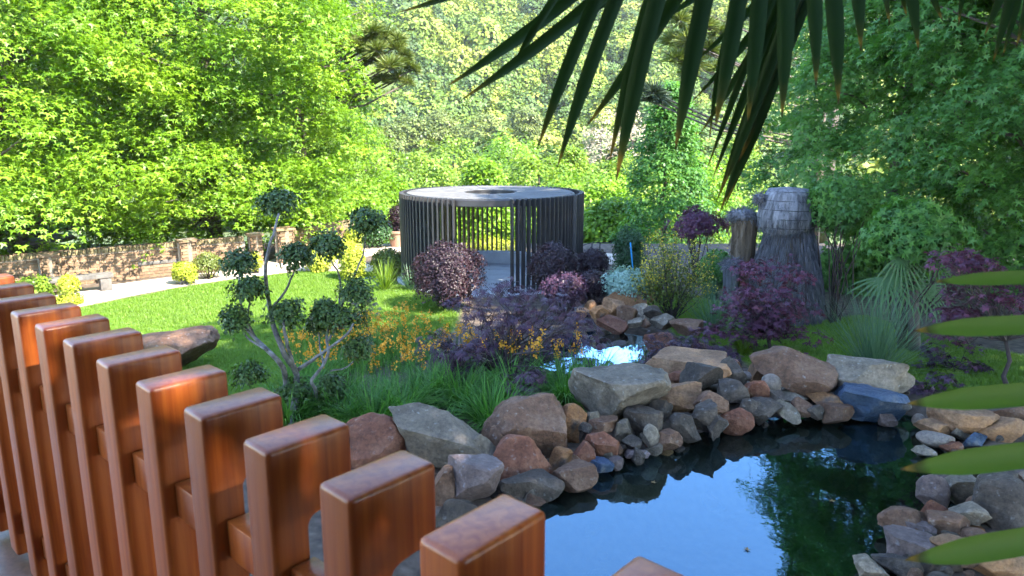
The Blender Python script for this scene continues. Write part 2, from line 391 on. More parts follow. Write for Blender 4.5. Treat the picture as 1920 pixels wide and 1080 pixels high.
# water
def water(name, poly, z, label, tint, col, ior=2.4):
    m, n, l, p = new_mat(name)
    n.remove(p)
    gl = n.new('ShaderNodeBsdfGlossy'); gl.inputs['Roughness'].default_value = .015; gl.inputs[0].default_value = (.46, .76, 1, 1)  # blue of the mirrored sky partly put into this gloss colour
    tr = n.new('ShaderNodeBsdfTransparent'); tr.inputs[0].default_value = (*tint, 1)
    df = n.new('ShaderNodeBsdfDiffuse'); df.inputs[0].default_value = (*col, 1)
    m1 = n.new('ShaderNodeMixShader'); m1.inputs[0].default_value = .25; l.new(tr.outputs[0], m1.inputs[1]); l.new(df.outputs[0], m1.inputs[2])
    fr = n.new('ShaderNodeFresnel'); fr.inputs[0].default_value = ior
    m2 = n.new('ShaderNodeMixShader'); l.new(fr.outputs[0], m2.inputs[0]); l.new(m1.outputs[0], m2.inputs[1]); l.new(gl.outputs[0], m2.inputs[2])
    tc = n.new('ShaderNodeTexCoord'); t = n.new('ShaderNodeTexNoise'); t.inputs['Scale'].default_value = 3.5; t.inputs['Detail'].default_value = 3; l.new(tc.outputs['Object'], t.inputs[0])
    b = n.new('ShaderNodeBump'); b.inputs['Strength'].default_value = .10; b.inputs['Distance'].default_value = .02; l.new(t.outputs[0], b.inputs['Height'])
    for q in (gl, fr): l.new(b.outputs[0], q.inputs['Normal'])
    l.new(m2.outputs[0], n['Material Output'].inputs[0])
    c = np.mean(poly, 0); k = len(poly)
    V = [(c[0], c[1], z)] + [(*(q + nrm(q - c) * .55), z) for q in poly]
    me = bpy.data.meshes.new(name); me.from_pydata(V, [], [(0, 1 + (i + 1) % k, 1 + i) for i in range(k)]); me.update()
    o = link(name, me, m); tag(o, label, None, kind='structure')
water('pond_water', POND, WZ, 'still pond water mirroring the blue sky', (.30, .33, .24), (.012, .018, .010))
water('pool_water', POOL, PZ, 'small upper pool glinting behind the rocks', (.30, .33, .24), (.012, .018, .010), 1.6)

# paved path
M['path'] = surf('pale_gravel_path', [(.34, .27, .22), (.46, .38, .31), (.56, .48, .40)], 3, .95, .4, 60)
def sheet(name, poly, z, m, label, t=.05):
    k = len(poly); V = [(q[0], q[1], z) for q in poly] + [(q[0], q[1], z - t) for q in poly]
    F = [tuple(range(k))] + [(i, k + i, k + (i + 1) % k, (i + 1) % k) for i in range(k)]
    me = bpy.data.meshes.new(name); me.from_pydata(V, [], F); me.update()
    import bmesh
    bm = bmesh.new(); bm.from_mesh(me); bmesh.ops.triangulate(bm, faces=[f for f in bm.faces if len(f.verts) > 4]); bmesh.ops.recalc_face_normals(bm, faces=bm.faces); bm.to_mesh(me); bm.free()
    o = link(name, me, m); tag(o, label, None, kind='structure'); return o
PATH = [at(*p, 0)[:2] for p in [(-40, 615), (110, 583), (240, 556), (330, 540), (430, 524), (560, 508), (700, 511), (765, 520), (770, 500), (690, 497), (645, 490), (700, 478), (770, 476), (770, 458), (640, 458), (560, 470), (500, 492), (460, 503), (330, 520), (120, 548), (-40, 578)]]
sheet('path', PATH, .035, M['path'], 'pale garden path running along the brick wall')
sheet('path', [at(*p, 0)[:2] for p in [(1085, 500), (1160, 496), (1165, 478), (1085, 474)]], .035, M['path'], 'short pale path end right of the pavilion')

# ------------------------------------------------------------------ pavilion
M['metal'] = surf('charcoal_metal', [(.022, .021, .022), (.036, .034, .035)], 3, .45, .05, 40, spec=.5)
M['roofdeck'] = surf('weathered_grey_boards', [(.075, .07, .067), (.115, .11, .105), (.15, .145, .14)], 2.5, .85, .2, 20)
M['concrete'] = surf('grey_concrete', [(.30, .31, .33), (.42, .43, .45)], 2, .9, .2, 40)
GC = np.array((-.66, 22.2, 0.)); GR = 2.66
pav = empty('pavilion', GC, 'round charcoal slatted garden pavilion with open roof ring', 'pavilion')
b = MB(); b.lathe([(.76, 2.40), (2.52, 2.40), (2.55, 2.42), (2.55, 2.575), (2.52, 2.60), (.76, 2.60), (.76, 2.40)], 96, GC)
rf = b.build('roof', M['metal'], pav, True, 30)
for k in range(28):                                     # radial roof boards, each with its joint
    a0 = 2 * math.pi * k / 28; da = 2 * math.pi / 28 * .982; V = []; ns = 4
    for zz in (2.603, 2.618 + random.uniform(-.003, .003)):
        for r_ in (.80, 2.49):
            for j in range(ns + 1):
                w = a0 + da * j / ns; V.append((r_ * math.cos(w), r_ * math.sin(w), zz))
    q = ns + 1; F = [tuple(range(2 * q, 3 * q)) + tuple(range(4 * q - 1, 3 * q - 1, -1))]
    F += [(j, j + 1, 2 * q + j + 1, 2 * q + j)[::-1] for j in range(ns)] + [(q + j, q + j + 1, 3 * q + j + 1, 3 * q + j) for j in range(ns)]
    F += [(0, q, 3 * q, 2 * q), (ns, 2 * q + ns, 3 * q + ns, q + ns)]
    me = bpy.data.meshes.new('roof_board'); me.from_pydata(V, [], F); me.update()
    link('roof_board', me, M['roofdeck'], rf)
sl = MB().box((0, 0, 1.31), (.135, .045, 2.60)).mesh('slat', smooth=False, bevel=(.004, 1))
for k in range(104):
    w = 2 * math.pi * k / 104 + .01
    d = (math.degrees(w) + 90 + 180) % 360 - 180          # 0 = towards the viewer
    if -18.5 < d < 13.5: continue
    o = link('slat', sl, M['metal'], pav); rr = GR + (.10 if 60 < d < 170 else 0)
    o.location = (rr * math.cos(w), rr * math.sin(w), .015 + random.uniform(-.003, .003)); o.rotation_euler = (0, 0, w + R(12))
MB().lathe([(2.86, -.2), (2.86, .03), (2.83, .045), (.0, .045)], 72, GC).build('floor', M['concrete'], pav, True, 30)
MB().lathe([(2.50, .045), (2.50, .42), (2.1, .42), (2.1, .045)], 64, GC + np.array((0, 0, 0)), fn=lambda p: p if p[1] > GC[1] + 1.0 else (p[0], max(p[1], GC[1] + 1.0), min(p[2], .05) if p[1] < GC[1] + .6 else p[2])).build('bench', M['concrete'], pav, True, 30)

# ------------------------------------------------------------------ brick walls
M['brick'] = surf('weathered_brick', [(.12, .07, .042), (.20, .125, .075), (.28, .20, .13)], 5, .95, .5, 40, objrnd=.3, extra=((.14, .14, .06), 3.0, .52, .72))
M['mortar'] = surf('mortar', [(.20, .16, .12), (.30, .25, .19)], 12, .95, .4, 50)
def brick_wall(A, B, h, label, nmax=300):
    A = np.array(A, float); B = np.array(B, float); L = np.linalg.norm(B - A); d = (B - A) / L; nv = np.array((d[1], -d[0])); ang = math.atan2(d[1], d[0])
    if nv @ -(A + B) < 0: nv = -nv
    w = empty('brick_wall', (A[0], A[1], 0), label, 'wall')
    Mx = lambda p: (A[0] + d[0] * p[0] - nv[0] * p[1], A[1] + d[1] * p[0] - nv[1] * p[1], p[2])
    MB().box((L / 2, .12, h / 2 - .1), (L, .2, h + .2), Mx).build('mortar_core', M['mortar'], w, False)
    bl, bh, g = .27, .082, .012
    bm_ = MB().box((0, 0, 0), (bl, .03, bh)).mesh('brick', smooth=False, bevel=(.005, 1)); bm2 = MB().box((0, 0, 0), (bh, .26, bl * .55)).mesh('cap_brick', smooth=False, bevel=(.006, 1))
    lst = []
    rows = int(h / (bh + g))
    for j in range(rows):
        off = (j % 2) * (bl + g) / 2
        for i in range(int(L / (bl + g))):
            x = off + (i + .5) * (bl + g)
            if x + bl / 2 > L: continue
            lst.append((x, (j + .5) * (bh + g)))
    P = [Mx((x, 0, z)) for x, z in lst]
    inview = [abs(p[0]) < .72 * p[1] for p in P]
    order = sorted(range(len(lst)), key=lambda i: (not inview[i], np.hypot(P[i][0], P[i][1])))
    rest = MB()
    for c, i in enumerate(order):
        x, z = lst[i]
        if c < nmax:
            o = link('brick', bm_, M['brick'], w); q = Mx((x, .018 + random.uniform(-.004, .004), z)); o.location = Vector(q) - w.location; o.rotation_euler = (0, 0, ang)
        else: rest.box((x, .014, z), (bl, .02, bh), Mx)
    if rest.v: tag(rest.build('brick_rest', M['brick'], w, False), kind='stuff')
    for i in range(int(L / (bh + g))):
        o = link('cap_brick', bm2, M['brick'], w); q = Mx(((i + .5) * (bh + g), .12, h + bl * .275 + random.uniform(-.004, .004))); o.location = Vector(q) - w.location; o.rotation_euler = (0, 0, ang)
    return w
brick_wall((-16.4, 18.25), (-8.75, 23.75), .88, 'long weathered brick wall with dappled shade beside the path')
brick_wall((-7.75, 24.9), (-6.2, 28.6), .88, 'short brick wall section beyond the gate pillar')
def pillar(p, h, s, label):
    e = empty('brick_pillar', p, label, 'pillar', None); rows = int(h / .094)
    MB().box((p[0], p[1], h / 2), (s - .04, s - .04, h)).build('mortar_core', M['mortar'], e, False)
    for j in range(rows):
        for k in range(4):
            w = R(35 + 90 * k); c, sn = math.cos(w), math.sin(w)
            for i in range(2):
                L_ = (s - .03) / 2; off = (i - .5) * (L_ + .008) + (.02 if j % 2 else -.02)
                key = 'pillar_brick'; me = bpy.data.meshes.get(key) or MB().box((0, 0, 0), (L_ - .01, .03, .08)).mesh(key, smooth=False, bevel=(.005, 1))
                o = link('brick', me, M['brick'], e); o.location = (c * off - sn * (-s / 2), sn * off + c * (-s / 2), (j + .5) * .094); o.rotation_euler = (0, 0, w)
    Mr = lambda q: (p[0] + math.cos(R(35)) * q[0] - math.sin(R(35)) * q[1], p[1] + math.sin(R(35)) * q[0] + math.cos(R(35)) * q[1], q[2])
    MB().box((0, 0, rows * .094 + .04), (s + .14, s + .14, .08), Mr).build('cap', M['brick'], e, False, bevel=(.01, 1))
pillar((-10.15, 22.6, 0), 1.12, .45, 'squat brick pillar rising from the middle of the wall')
pillar((-8.5, 23.95, 0), 1.12, .34, 'slim brick gatepost at the end of the long wall')
pillar((-7.75, 24.65, 0), 1.2, .5, 'sunlit brick gate pillar on the path side of the gap')
pillar((-13.15, 20.45, 0), 1.0, .42, 'low brick buttress pillar between the two stone benches')

# stone benches and table
M['bench'] = surf('grey_bench_stone', [(.06, .055, .05), (.11, .10, .09), (.16, .145, .13)], 5, .9, .4, 30)
def bench(px, py, L, rot, label):
    p = at(px, py, 0); e = empty('stone_bench', p, label, 'bench', 'stone benches along the brick wall'); e.rotation_euler = (0, 0, rot)
    me = MB().box((0, 0, .45), (L, .46, .11)).mesh('seat', smooth=True, sharp=30, bevel=(.02, 2)); link('seat', me, M['bench'], e)
    for s in (-1, 1):
        me = MB().box((s * L * .40, 0, .2), (.28, .40, .40)).mesh('leg', smooth=True, sharp=30, bevel=(.02, 2)); link('leg', me, M['bench'], e)
bench(138, 552, 2.0, R(36), 'dark stone slab bench behind the ball topiary')
bench(322, 514, 1.9, R(36), 'dark stone slab bench nearer the brick gate pillar')
tp = aty(75, 462, 23.4); e = empty('stone_table', (tp[0], tp[1], 0), 'shaded round stone table behind the brick wall', 'table')
MB().lathe([(0, .93), (.95, .93), (1.0, .96), (1.0, 1.02), (.95, 1.05), (0, 1.05)], 32, (tp[0], tp[1], 0)).build('table_top', M['bench'], e, True, 30)
MB().lathe([(.4, 0), (.34, .1), (.22, .4), (.3, .93)], 20, (tp[0], tp[1], 0)).build('pedestal', M['bench'], e, True, 30)

# ------------------------------------------------------------------ railing and deck
def woodmat(name, cols):
    m, n, l, p = new_mat(name)
    tc = n.new('ShaderNodeTexCoord'); mp = n.new('ShaderNodeMapping'); mp.inputs['Scale'].default_value = (14, 14, .5); l.new(tc.outputs['Object'], mp.inputs[0])
    t = n.new('ShaderNodeTexNoise'); t.inputs['Scale'].default_value = 4; t.inputs['Detail'].default_value = 8; t.inputs['Distortion'].default_value = .6; l.new(mp.outputs[0], t.inputs[0])
    r = ramp(n, cols, .3, .75); l.new(t.outputs[0], r.inputs[0])
    oi = n.new('ShaderNodeObjectInfo'); hs = n.new('ShaderNodeHueSaturation'); mr = n.new('ShaderNodeMapRange'); mr.inputs[3].default_value = .8; mr.inputs[4].default_value = 1.25
    l.new(oi.outputs['Random'], mr.inputs[0]); l.new(mr.outputs[0], hs.inputs['Value']); l.new(r.outputs[0], hs.inputs['Color']); l.new(hs.outputs[0], p.inputs['Base Color'])
    p.inputs['Roughness'].default_value = .34; p.inputs['Specular IOR Level'].default_value = .45
    t2 = n.new('ShaderNodeTexNoise'); t2.inputs['Scale'].default_value = 18; t2.inputs['Detail'].default_value = 8; l.new(mp.outputs[0], t2.inputs[0])
    b = n.new('ShaderNodeBump'); b.inputs['Strength'].default_value = .12; b.inputs['Distance'].default_value = .004; l.new(t2.outputs[0], b.inputs['Height']); l.new(b.outputs[0], p.inputs['Normal'])
    return m
M['wood'] = woodmat('varnished_red_timber', [(.20, .034, .006), (.29, .066, .011), (.38, .10, .016)])
M['deck'] = woodmat('deck_timber', [(.10, .05, .03), (.18, .09, .05)])
ZT = CAMZ - .55
rail = empty('wooden_railing', (-.3, 1.07, ZT - 1.05), 'varnished red timber railing of notched posts in the foreground', 'railing')
FD = np.array((-.74, .672)); FN = np.array((.672, .74)); F0 = np.array((-.306, 1.074))   # along the line, outwards, near-left corner of a post
prof = [(0, 0), (.178, 0), (.178, -.15)]
prof += [(.072 + .02 * (1 - math.sin(R(a))), -.15 - .02 * (1 - math.cos(R(a)))) for a in (0, 30, 60, 90)][::1]
prof += [(.072, -1.03), (0, -1.03)]
import bmesh
def post_mesh():
    bm = bmesh.new(); vs = [[bm.verts.new((x, y * .09, z)) for x, z in prof] for y in (0, 1)]
    k = len(prof); bm.faces.new(vs[0]); bm.faces.new(vs[1][::-1])
    for i in range(k): bm.faces.new((vs[0][i], vs[1][i], vs[1][(i + 1) % k], vs[0][(i + 1) % k]))
    bmesh.ops.recalc_face_normals(bm, faces=bm.faces)
    bmesh.ops.bevel(bm, geom=[e for e in bm.edges if e.calc_length() > .05 and (e.calc_face_angle() or 0) > .5], offset=.011, segments=3, profile=.5, affect='EDGES')
    me = bpy.data.meshes.new('post'); bm.to_mesh(me); bm.free()
    me.polygons.foreach_set('use_smooth', np.ones(len(me.polygons), bool)); me.set_sharp_from_angle(angle=R(40)); return me
pm = post_mesh(); ang = math.atan2(FN[1], FN[0])
for k in range(-3, 11):
    q = F0 + FD * (.2445 * k) + FD * -.08 * 0
    q = q + np.array((.74, -.672)) * .08                # the local y axis runs along +FD
    o = link('post', pm, M['wood'], rail); o.location = Vector((q[0], q[1], ZT + random.uniform(-.003, .003))) - rail.location; o.rotation_euler = (0, 0, ang)
for zc in (-.275, -.9):
    Mr = lambda p: (F0[0] + FN[0] * p[0] + FD[0] * p[1], F0[1] + FN[1] * p[0] + FD[1] * p[1], ZT + p[2])
    for k in range(-3, 10):                             # one block of rail between each two posts
        MB().box((.055, .2445 * k + .082, zc), (.052, .161, .085), Mr).build('rail', M['wood'], rail, True, 40, bevel=(.004, 2))
dk = empty('deck', (0, 0, ZT - 1.13), 'timber deck floor behind the railing', 'deck')
for k in range(14):
    MB().box((-.02 - .145 * k, .8, -1.085), (.138, 6.5, .04), Mr).build('plank', M['deck'], dk, False, bevel=(.004, 1))
for yy in (-2, .8, 3.4): MB().box((-.2, yy, -2.0), (.14, .14, 1.75), Mr).build('support_post', M['deck'], dk, False)
MB().box((.0, .8, -1.2), (.05, 6.5, .16), Mr).build('fascia', M['deck'], dk, False)

# unseen timber wall added behind the deck: it keeps the camera side of the railing dim
M['clad'] = woodmat('shade_wall_boards', [(.06, .035, .022), (.11, .065, .04)])
hs_ = empty('shade_wall', (-1.5, -2.6, ZT - 1.1), 'unseen dark timber wall added behind the deck to dim the railing', 'light blocker')
for k in range(16): MB().box((-1.7, -2.6, ZT - 1.0 + .26 * k), (10.5, .10, .25)).build('board', M['clad'], hs_, False, bevel=(.008, 1))
MB().box((-1.7, -2.2, ZT + 3.2), (11.2, 1.3, .12)).build('overhang', M['clad'], hs_, False)
MB().box((-1.7, -2.72, ZT - 1.6), (10.4, .1, 5.0)).build('sheathing', M['deck'], hs_, False)

# ------------------------------------------------------------------ rocks
import bmesh as _b
def ico(s):
    bm = _b.new(); _b.ops.create_icosphere(bm, subdivisions=s, radius=1); V = np.array([v.co[:] for v in bm.verts]); F = np.array([[v.index for v in f.verts] for f in bm.faces]); bm.free(); return V, F
ICO3, ICO4 = ico(4), ico(5)
def rock_mesh(size, seed, big=False, round_=0.0, flat=None):
    r = np.random.default_rng(seed); V, F = ICO4 if big else ICO3; V = V.copy()
    k = r.integers(7, 11)
    for i in range(k):
        n_ = nrm(r.normal(size=3)); h = r.uniform(.36, .76) + round_ * .25
        e = np.maximum(0, V @ n_ - h); V -= n_[None] * e[:, None] * (.99 - .38 * round_)
    if flat: e = np.maximum(0, V[:, 2] - flat); V[:, 2] -= e * .95
    n1 = np.array([mnoise.fractal(Vector(v * 1.6 + seed * 3.1), 1.0, 2.0, 5) for v in V])
    n2 = np.array([mnoise.fractal(Vector(v * 5 + seed * 1.7), .9, 2.1, 4) for v in V])
    V *= (1 + (n1 * .09 + n2 * .032) * (1 - .8 * round_))[:, None]
    lo, hi = V.min(0), V.max(0); V = (V - (lo + hi) / 2) / (hi - lo) * np.array(size)
    me = np_mesh('rock', V, F.ravel(), np.arange(len(F)) * 3, True)
    if not round_: me.set_sharp_from_angle(angle=R(27))
    return me
def rockmat(name, cols, extra=None, rough=.8, sc=2.6):
    m = surf(name, [(c[0] * .80, c[1] * .64, c[2] * .50) for c in cols], sc, rough, 1.0, 9, 14, dist=.06, objrnd=.2, extra=extra)
    n, l = m.node_tree.nodes, m.node_tree.links; p = n['Principled BSDF']; src = p.inputs['Base Color'].links[0].from_socket
    tc = n.new('ShaderNodeTexCoord'); t = n.new('ShaderNodeTexNoise'); t.inputs['Scale'].default_value = 22; t.inputs['Detail'].default_value = 12; t.inputs['Roughness'].default_value = .8; l.new(tc.outputs['Object'], t.inputs[0])
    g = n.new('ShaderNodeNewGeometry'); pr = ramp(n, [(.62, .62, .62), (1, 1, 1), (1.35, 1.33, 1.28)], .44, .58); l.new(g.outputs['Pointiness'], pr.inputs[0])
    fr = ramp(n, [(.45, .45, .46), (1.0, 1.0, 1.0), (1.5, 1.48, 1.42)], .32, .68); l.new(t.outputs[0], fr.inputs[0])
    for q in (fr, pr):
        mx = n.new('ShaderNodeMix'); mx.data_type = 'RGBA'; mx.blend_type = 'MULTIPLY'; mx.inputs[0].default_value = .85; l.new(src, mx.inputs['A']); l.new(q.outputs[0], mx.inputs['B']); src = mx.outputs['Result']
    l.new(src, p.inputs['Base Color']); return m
M['rk_grey'] = rockmat('pale_grey_stone', [(.13, .125, .11), (.25, .245, .225), (.36, .35, .33)], ((.48, .48, .44), 13, .62, .84))
M['rk_dark'] = rockmat('dark_basalt', [(.045, .042, .042), (.095, .088, .085), (.18, .168, .16)], ((.30, .29, .27), 14, .62, .86), .7)
M['rk_brown'] = rockmat('brown_stone', [(.10, .065, .048), (.19, .125, .095), (.27, .20, .16)], ((.36, .33, .30), 13, .62, .88))
M['rk_red'] = rockmat('red_brown_stone', [(.11, .05, .035), (.21, .10, .07), (.29, .165, .12)], ((.30, .25, .22), 14, .62, .88))
M['rk_tan'] = rockmat('tan_stone', [(.19, .12, .075), (.32, .22, .15), (.42, .32, .24)], ((.40, .20, .09), 2.2, .50, .66))
M['rk_orange'] = rockmat('orange_stone', [(.16, .09, .045), (.30, .17, .085), (.37, .25, .15)], ((.10, .08, .07), 4, .55, .68))
M['rk_mauve'] = rockmat('mauve_slate', [(.10, .085, .095), (.18, .155, .175), (.27, .24, .26)], ((.34, .34, .40), 14, .62, .86), .55)
M['rk_blue'] = rockmat('sky_tinted_slate', [(.035, .07, .15), (.06, .12, .25), (.11, .17, .28)], ((.20, .19, .18), 3, .60, .70), .35)  # slate blue deepened by the sky reflection put into the colour
M['rk_peb'] = rockmat('smooth_pebble', [(.20, .195, .20), (.28, .27, .275), (.34, .33, .32)], None, .55)
M['rk_sub'] = rockmat('algae_covered_stone', [(.10, .07, .03), (.17, .12, .05), (.20, .17, .09)], None, .6)
COLN = dict(grey='pale grey', dark='dark grey', brown='brown', red='reddish brown', tan='tan', orange='orange', mauve='mauve grey', blue='blue slate', peb='smooth grey')
def rock(name, cx, cy, w, h, yb, col, label, seed, cat='rock', group=None, round_=0, flat=None, dr=.8, zl=WZ, grow=1.09):
    bot = cy + h / 2; up_ = yb - bot
    p0 = at(cx, yb, zl) if up_ < 10 else at(cx, bot + 4, zl + .22 * min(1, up_ / 60))
    Y = p0[1]; p = aty(cx, cy, Y); s = mpp(p)
    size = (w * s * grow, w * s * dr, h * s * 1.12 * grow)
    big = w * s > .75
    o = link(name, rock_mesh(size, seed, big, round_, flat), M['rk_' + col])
    o.location = (p[0], p[1] + size[1] * .25, p[2]); o.rotation_euler = (0, 0, -math.atan2(p[0], p[1]))
    tag(o, label, cat, group); return o
G1 = 'rocks stacked along the far bank of the pond'; G2 = 'rocks on the right bank of the pond'; G3 = 'rocks heaped behind the small pool'; G4 = 'boulders on the left bank of the pond'
ROCKS = [
 (690,850,125,100,905,'red','reddish brown boulder just behind the railing posts',G4),(835,842,205,112,905,'grey','largest pale grey rounded boulder on the left bank',G4),
 (908,858,48,72,905,'grey','narrow pale grey stone wedged beside the largest grey boulder',G4),(985,808,155,92,880,'brown','big brown boulder with whitish patch above the red wedge stone',G4),
 (948,832,66,58,888,'brown','brown stone between the pale grey boulder and the red wedge',G4),(983,875,112,88,915,'red','pointed red brown wedge stone at the water edge',G4),
 (888,922,104,92,968,'mauve','violet grey slate slab with pale scratches above a railing post',G4),(828,925,58,78,960,'brown','rough brown stone under the largest grey boulder',G4),(850,980,90,60,1000,'dark','dark stone low at the water behind the railing',G4),
 (925,880,36,30,915,'mauve','small mauve chip resting against the red wedge stone',G4),
 (995,922,122,46,940,'dark','long flat dark stone lying in the water below the wedge',G4),(1078,905,84,42,925,'brown','flat brown stone at the tip of the left bank',G4),
 (1050,868,46,46,896,'orange','blocky orange stone right of the red wedge',G1),(1090,858,52,46,886,'red','dark red rounded stone right of the orange block',G1),(1130,842,60,54,872,'red','square reddish stone above the small blue stone',G1),
 (1129,881,44,26,893,'blue','small flat blue grey stone in the shallow water',G1),(1156,871,26,20,884,'mauve','tiny mauve stone touching the flat blue one',G1),(1132,809,50,38,852,'brown','olive brown rounded stone under the big flat boulder left end',G1),
 (1096,824,18,44,865,'dark','thin upright dark stone splinter between red stones',G1),(1072,798,56,64,852,'orange','rusty orange stone behind the brown boulder',G1),(1165,757,182,88,838,'grey','big flat topped grey boulder with dark wet patch',G1),
 (1112,800,36,44,850,'grey','grey stone propping the big flat boulder at its left',G1),
 (1170,811,34,36,852,'grey','speckled whitish grey stone under the big flat boulder',G1),(1185,836,36,28,860,'dark','dark lump stone at the waterline below the speckled one',G1),(1208,797,70,50,846,'dark','dark angular stone under the big flat boulder right end',G1),
 (1222,822,30,42,852,'grey','upright grey stone with pits near the waterline',G1),(1256,830,48,34,852,'brown','low brown stone at the waterline left of the grey cube',G1),(1287,805,56,50,842,'dark','dark grey cube shaped stone at the waterline',G1),
 (1196,853,46,14,864,'mauve','thin mauve flake lying at the waterline',G1),(1322,785,48,52,836,'dark','tall dark grey stone right of the cube stone',G1),(1345,806,42,44,834,'dark','dark stone with pale edge left of the round red stone',G1),(1385,796,60,48,816,'red','round wet dark red stone standing in the water',G1),
 (1290,712,180,64,745,'tan','wide tan slab boulder beside the small pool',G1),(1318,716,74,52,806,'dark','dark chiselled stone lying on the tan slab',G1),(1268,713,36,26,808,'red','small red stone on the front of the tan slab',G1),
 (1277,750,74,48,818,'tan','tan block stone below the small red one',G1),(1333,765,68,52,822,'brown','brown grey stone with curved broken face',G1),(1378,702,46,46,808,'dark','dark square stone stacked on another dark block',G1),(1378,742,56,48,812,'dark','dark block stone carrying another dark stone',G1),
 (1420,736,46,42,808,'red','rounded reddish stone left of the smooth pebble',G1),(1430,700,46,38,796,'tan','tan stone left of the large mauve boulder',G1),(1455,752,42,30,804,'dark','small dark stone below the smooth blue pebble',G1),
 (1498,703,148,70,794,'brown','large mauve brown boulder in front of the spiky grass',G1),(1640,722,150,66,790,'grey','large pale grey boulder above the blue slab',G1),(1490,746,56,14,798,'grey','thin pale flat stone under the large mauve brown boulder',G1),
 (1548,754,68,30,798,'orange','long orange stone under the large mauve brown boulder',G1),(1588,758,26,30,798,'red','small rough reddish stone at the end of the orange one',G1),(1435,778,64,44,804,'dark','broad dark grey stone at the waterline below the pebbles',G1),
 (1480,777,46,32,800,'grey','wet pale grey stone sloping into the water',G1),(1508,766,42,30,798,'brown','lichen spotted brown stone at the waterline',G1),(1570,782,62,36,800,'brown','pitted dark brown stone left of the blue slab',G1),
 (1645,767,126,54,800,'blue','slate slab with blue sky reflection in its colour at the water edge',G1),(1667,790,34,22,803,'mauve','little mauve stone in front of the blue slab',G1),(1240,775,44,44,838,'dark','dark stone shaded under the tan block',G1),(1410,768,40,36,812,'dark','dark stone in the gap left of the broad waterline stone',G1),(1530,775,30,26,800,'dark','small black stone between lichen spotted and pitted stones',G1),
 (1756,809,62,30,824,'tan','tan stone left of the long tan slab on the right bank',G2),(1775,787,40,24,812,'tan','small tan stone behind others at the head of the right bank',G2),(1815,800,110,48,828,'tan','long tan slab on the right bank',G2),(1878,810,84,50,838,'tan','blocky tan boulder at the right edge above a palm blade',G2),
 (1905,782,70,34,822,'brown','brown boulder at the right edge behind the tan block',G2),(1831,829,38,28,843,'blue','small blue slate stone between tan boulders',G2),(1738,849,42,14,858,'grey','pale flat stone in the shallows by a palm tip',G2),(1790,840,44,20,852,'red','low reddish stone beside the small blue slate',G2),
 (1755,928,54,64,958,'mauve','violet tinged boulder at the right water edge',G2),(1812,927,76,60,958,'grey','olive grey boulder in the middle of the right bank',G2),(1862,905,92,42,944,'dark','dark grey slab behind the pale pink stone',G2),(1870,937,54,50,962,'brown','pale pinkish stone under the dark grey slab',G2),
 (1858,968,66,58,992,'brown','brown wedge stone in front of the pinkish one',G2),(1705,987,86,46,1014,'brown','brown grey stone at the left foot of the right bank',G2),(1765,967,54,38,992,'red','pink tinged stone above the brown grey one',G2),(1782,997,70,54,1022,'brown','broad brown stone in the middle of the heap',G2),
 (1820,978,76,52,1008,'grey','grey rounded stone leaning on the wedge',G2),(1827,1002,36,22,1018,'orange','small orange stone low in the right heap',G2),(1910,975,120,120,1015,'dark','big dark grey boulder cut by the right edge',G2),(1730,1003,50,34,1022,'mauve','mauve stone above the pale blue grey slab',G2),
 (1712,1035,86,42,1056,'mauve','pale blue grey slab at the water edge',G2),(1690,1065,84,34,1082,'dark','dark stone at the bottom edge left of the tan boulder',G2),(1640,1074,64,40,1090,'grey','grey stone cut by the bottom edge in the water',G2),(1770,1066,70,44,1085,'dark','dark stone under the lowest palm blade',G2),(1860,1072,170,80,1100,'tan','large tan boulder at the bottom right corner',G2),
 (1900,900,60,40,930,'mauve','mauve stone at the right edge above the dark slab',G2),(1790,900,60,30,935,'mauve','mauve stone behind the violet tinged boulder',G2),(1840,1030,70,50,1050,'brown','brown stone hidden behind the lowest palm blade',G2),
]
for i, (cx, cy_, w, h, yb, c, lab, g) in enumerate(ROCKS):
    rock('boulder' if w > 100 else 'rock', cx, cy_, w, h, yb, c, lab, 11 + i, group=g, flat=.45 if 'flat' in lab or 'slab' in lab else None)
for i, (cx, cy_, w, h, yb, lab) in enumerate([(1402,708,34,14,796,'smooth oval pale pebble beside the dark square stone'),(1449,723,34,34,800,'smooth round blue grey pebble beside the mauve brown boulder'),(1725,790,22,22,804,'round grey pebble right of the blue slab'),(1760,828,60,24,842,'smooth long grey pebble in front of the tan stones'),(1776,790,26,22,806,'round grey pebble behind the tan stone')]):
    rock('pebble', cx, cy_, w, h, yb, 'peb', lab, 300 + i, 'pebble', 'smooth pebbles among the rocks', 1.0)
for i, (cx, cy_, w, h, yb, c, lab) in enumerate([(1115,556,100,28,585,'mauve','flat grey slab below the purple bushes'),(1185,564,96,42,596,'orange','large orange boulder on top of the heap by the silver plants'),(1150,579,42,34,606,'tan','tan stone left in front of the orange boulder'),(1126,594,38,34,618,'orange','orange brown stone standing over the small pool'),(1176,592,38,34,614,'brown','pale brown cube stone in the heap'),(1205,587,46,32,610,'grey','grey cracked block right of the pale brown cube'),(1228,590,40,28,612,'dark','dark angled stone at the right of the heap'),(1190,606,30,16,616,'grey','small grey stone under the cracked block'),(1211,607,20,16,616,'brown','tiny brown stone right of the small grey one'),(1246,606,46,26,618,'grey','rounded grey stone beside the thin stemmed bush'),(1150,612,56,30,628,'red','reddish stone at the bottom of the heap'),(1108,575,22,20,600,'tan','small tan stone left on the heap'),(1290,617,60,26,630,'brown','low brown stone between bush and maple'),(1320,660,60,30,672,'brown','brown stone under the weeping purple maple'),(1275,665,50,30,680,'mauve','mauve stone under the weeping purple maple'),(1240,650,60,34,668,'red','reddish stone at the right rim of the small pool'),(1090,590,30,22,615,'tan','pale tan stone behind the lace maple'),(1360,690,60,24,712,'tan','tan stone at the foot of the lime grass')]):
    rock('rock', cx, cy_, w, h, yb, c, lab, 400 + i, group=G3, zl=.2)
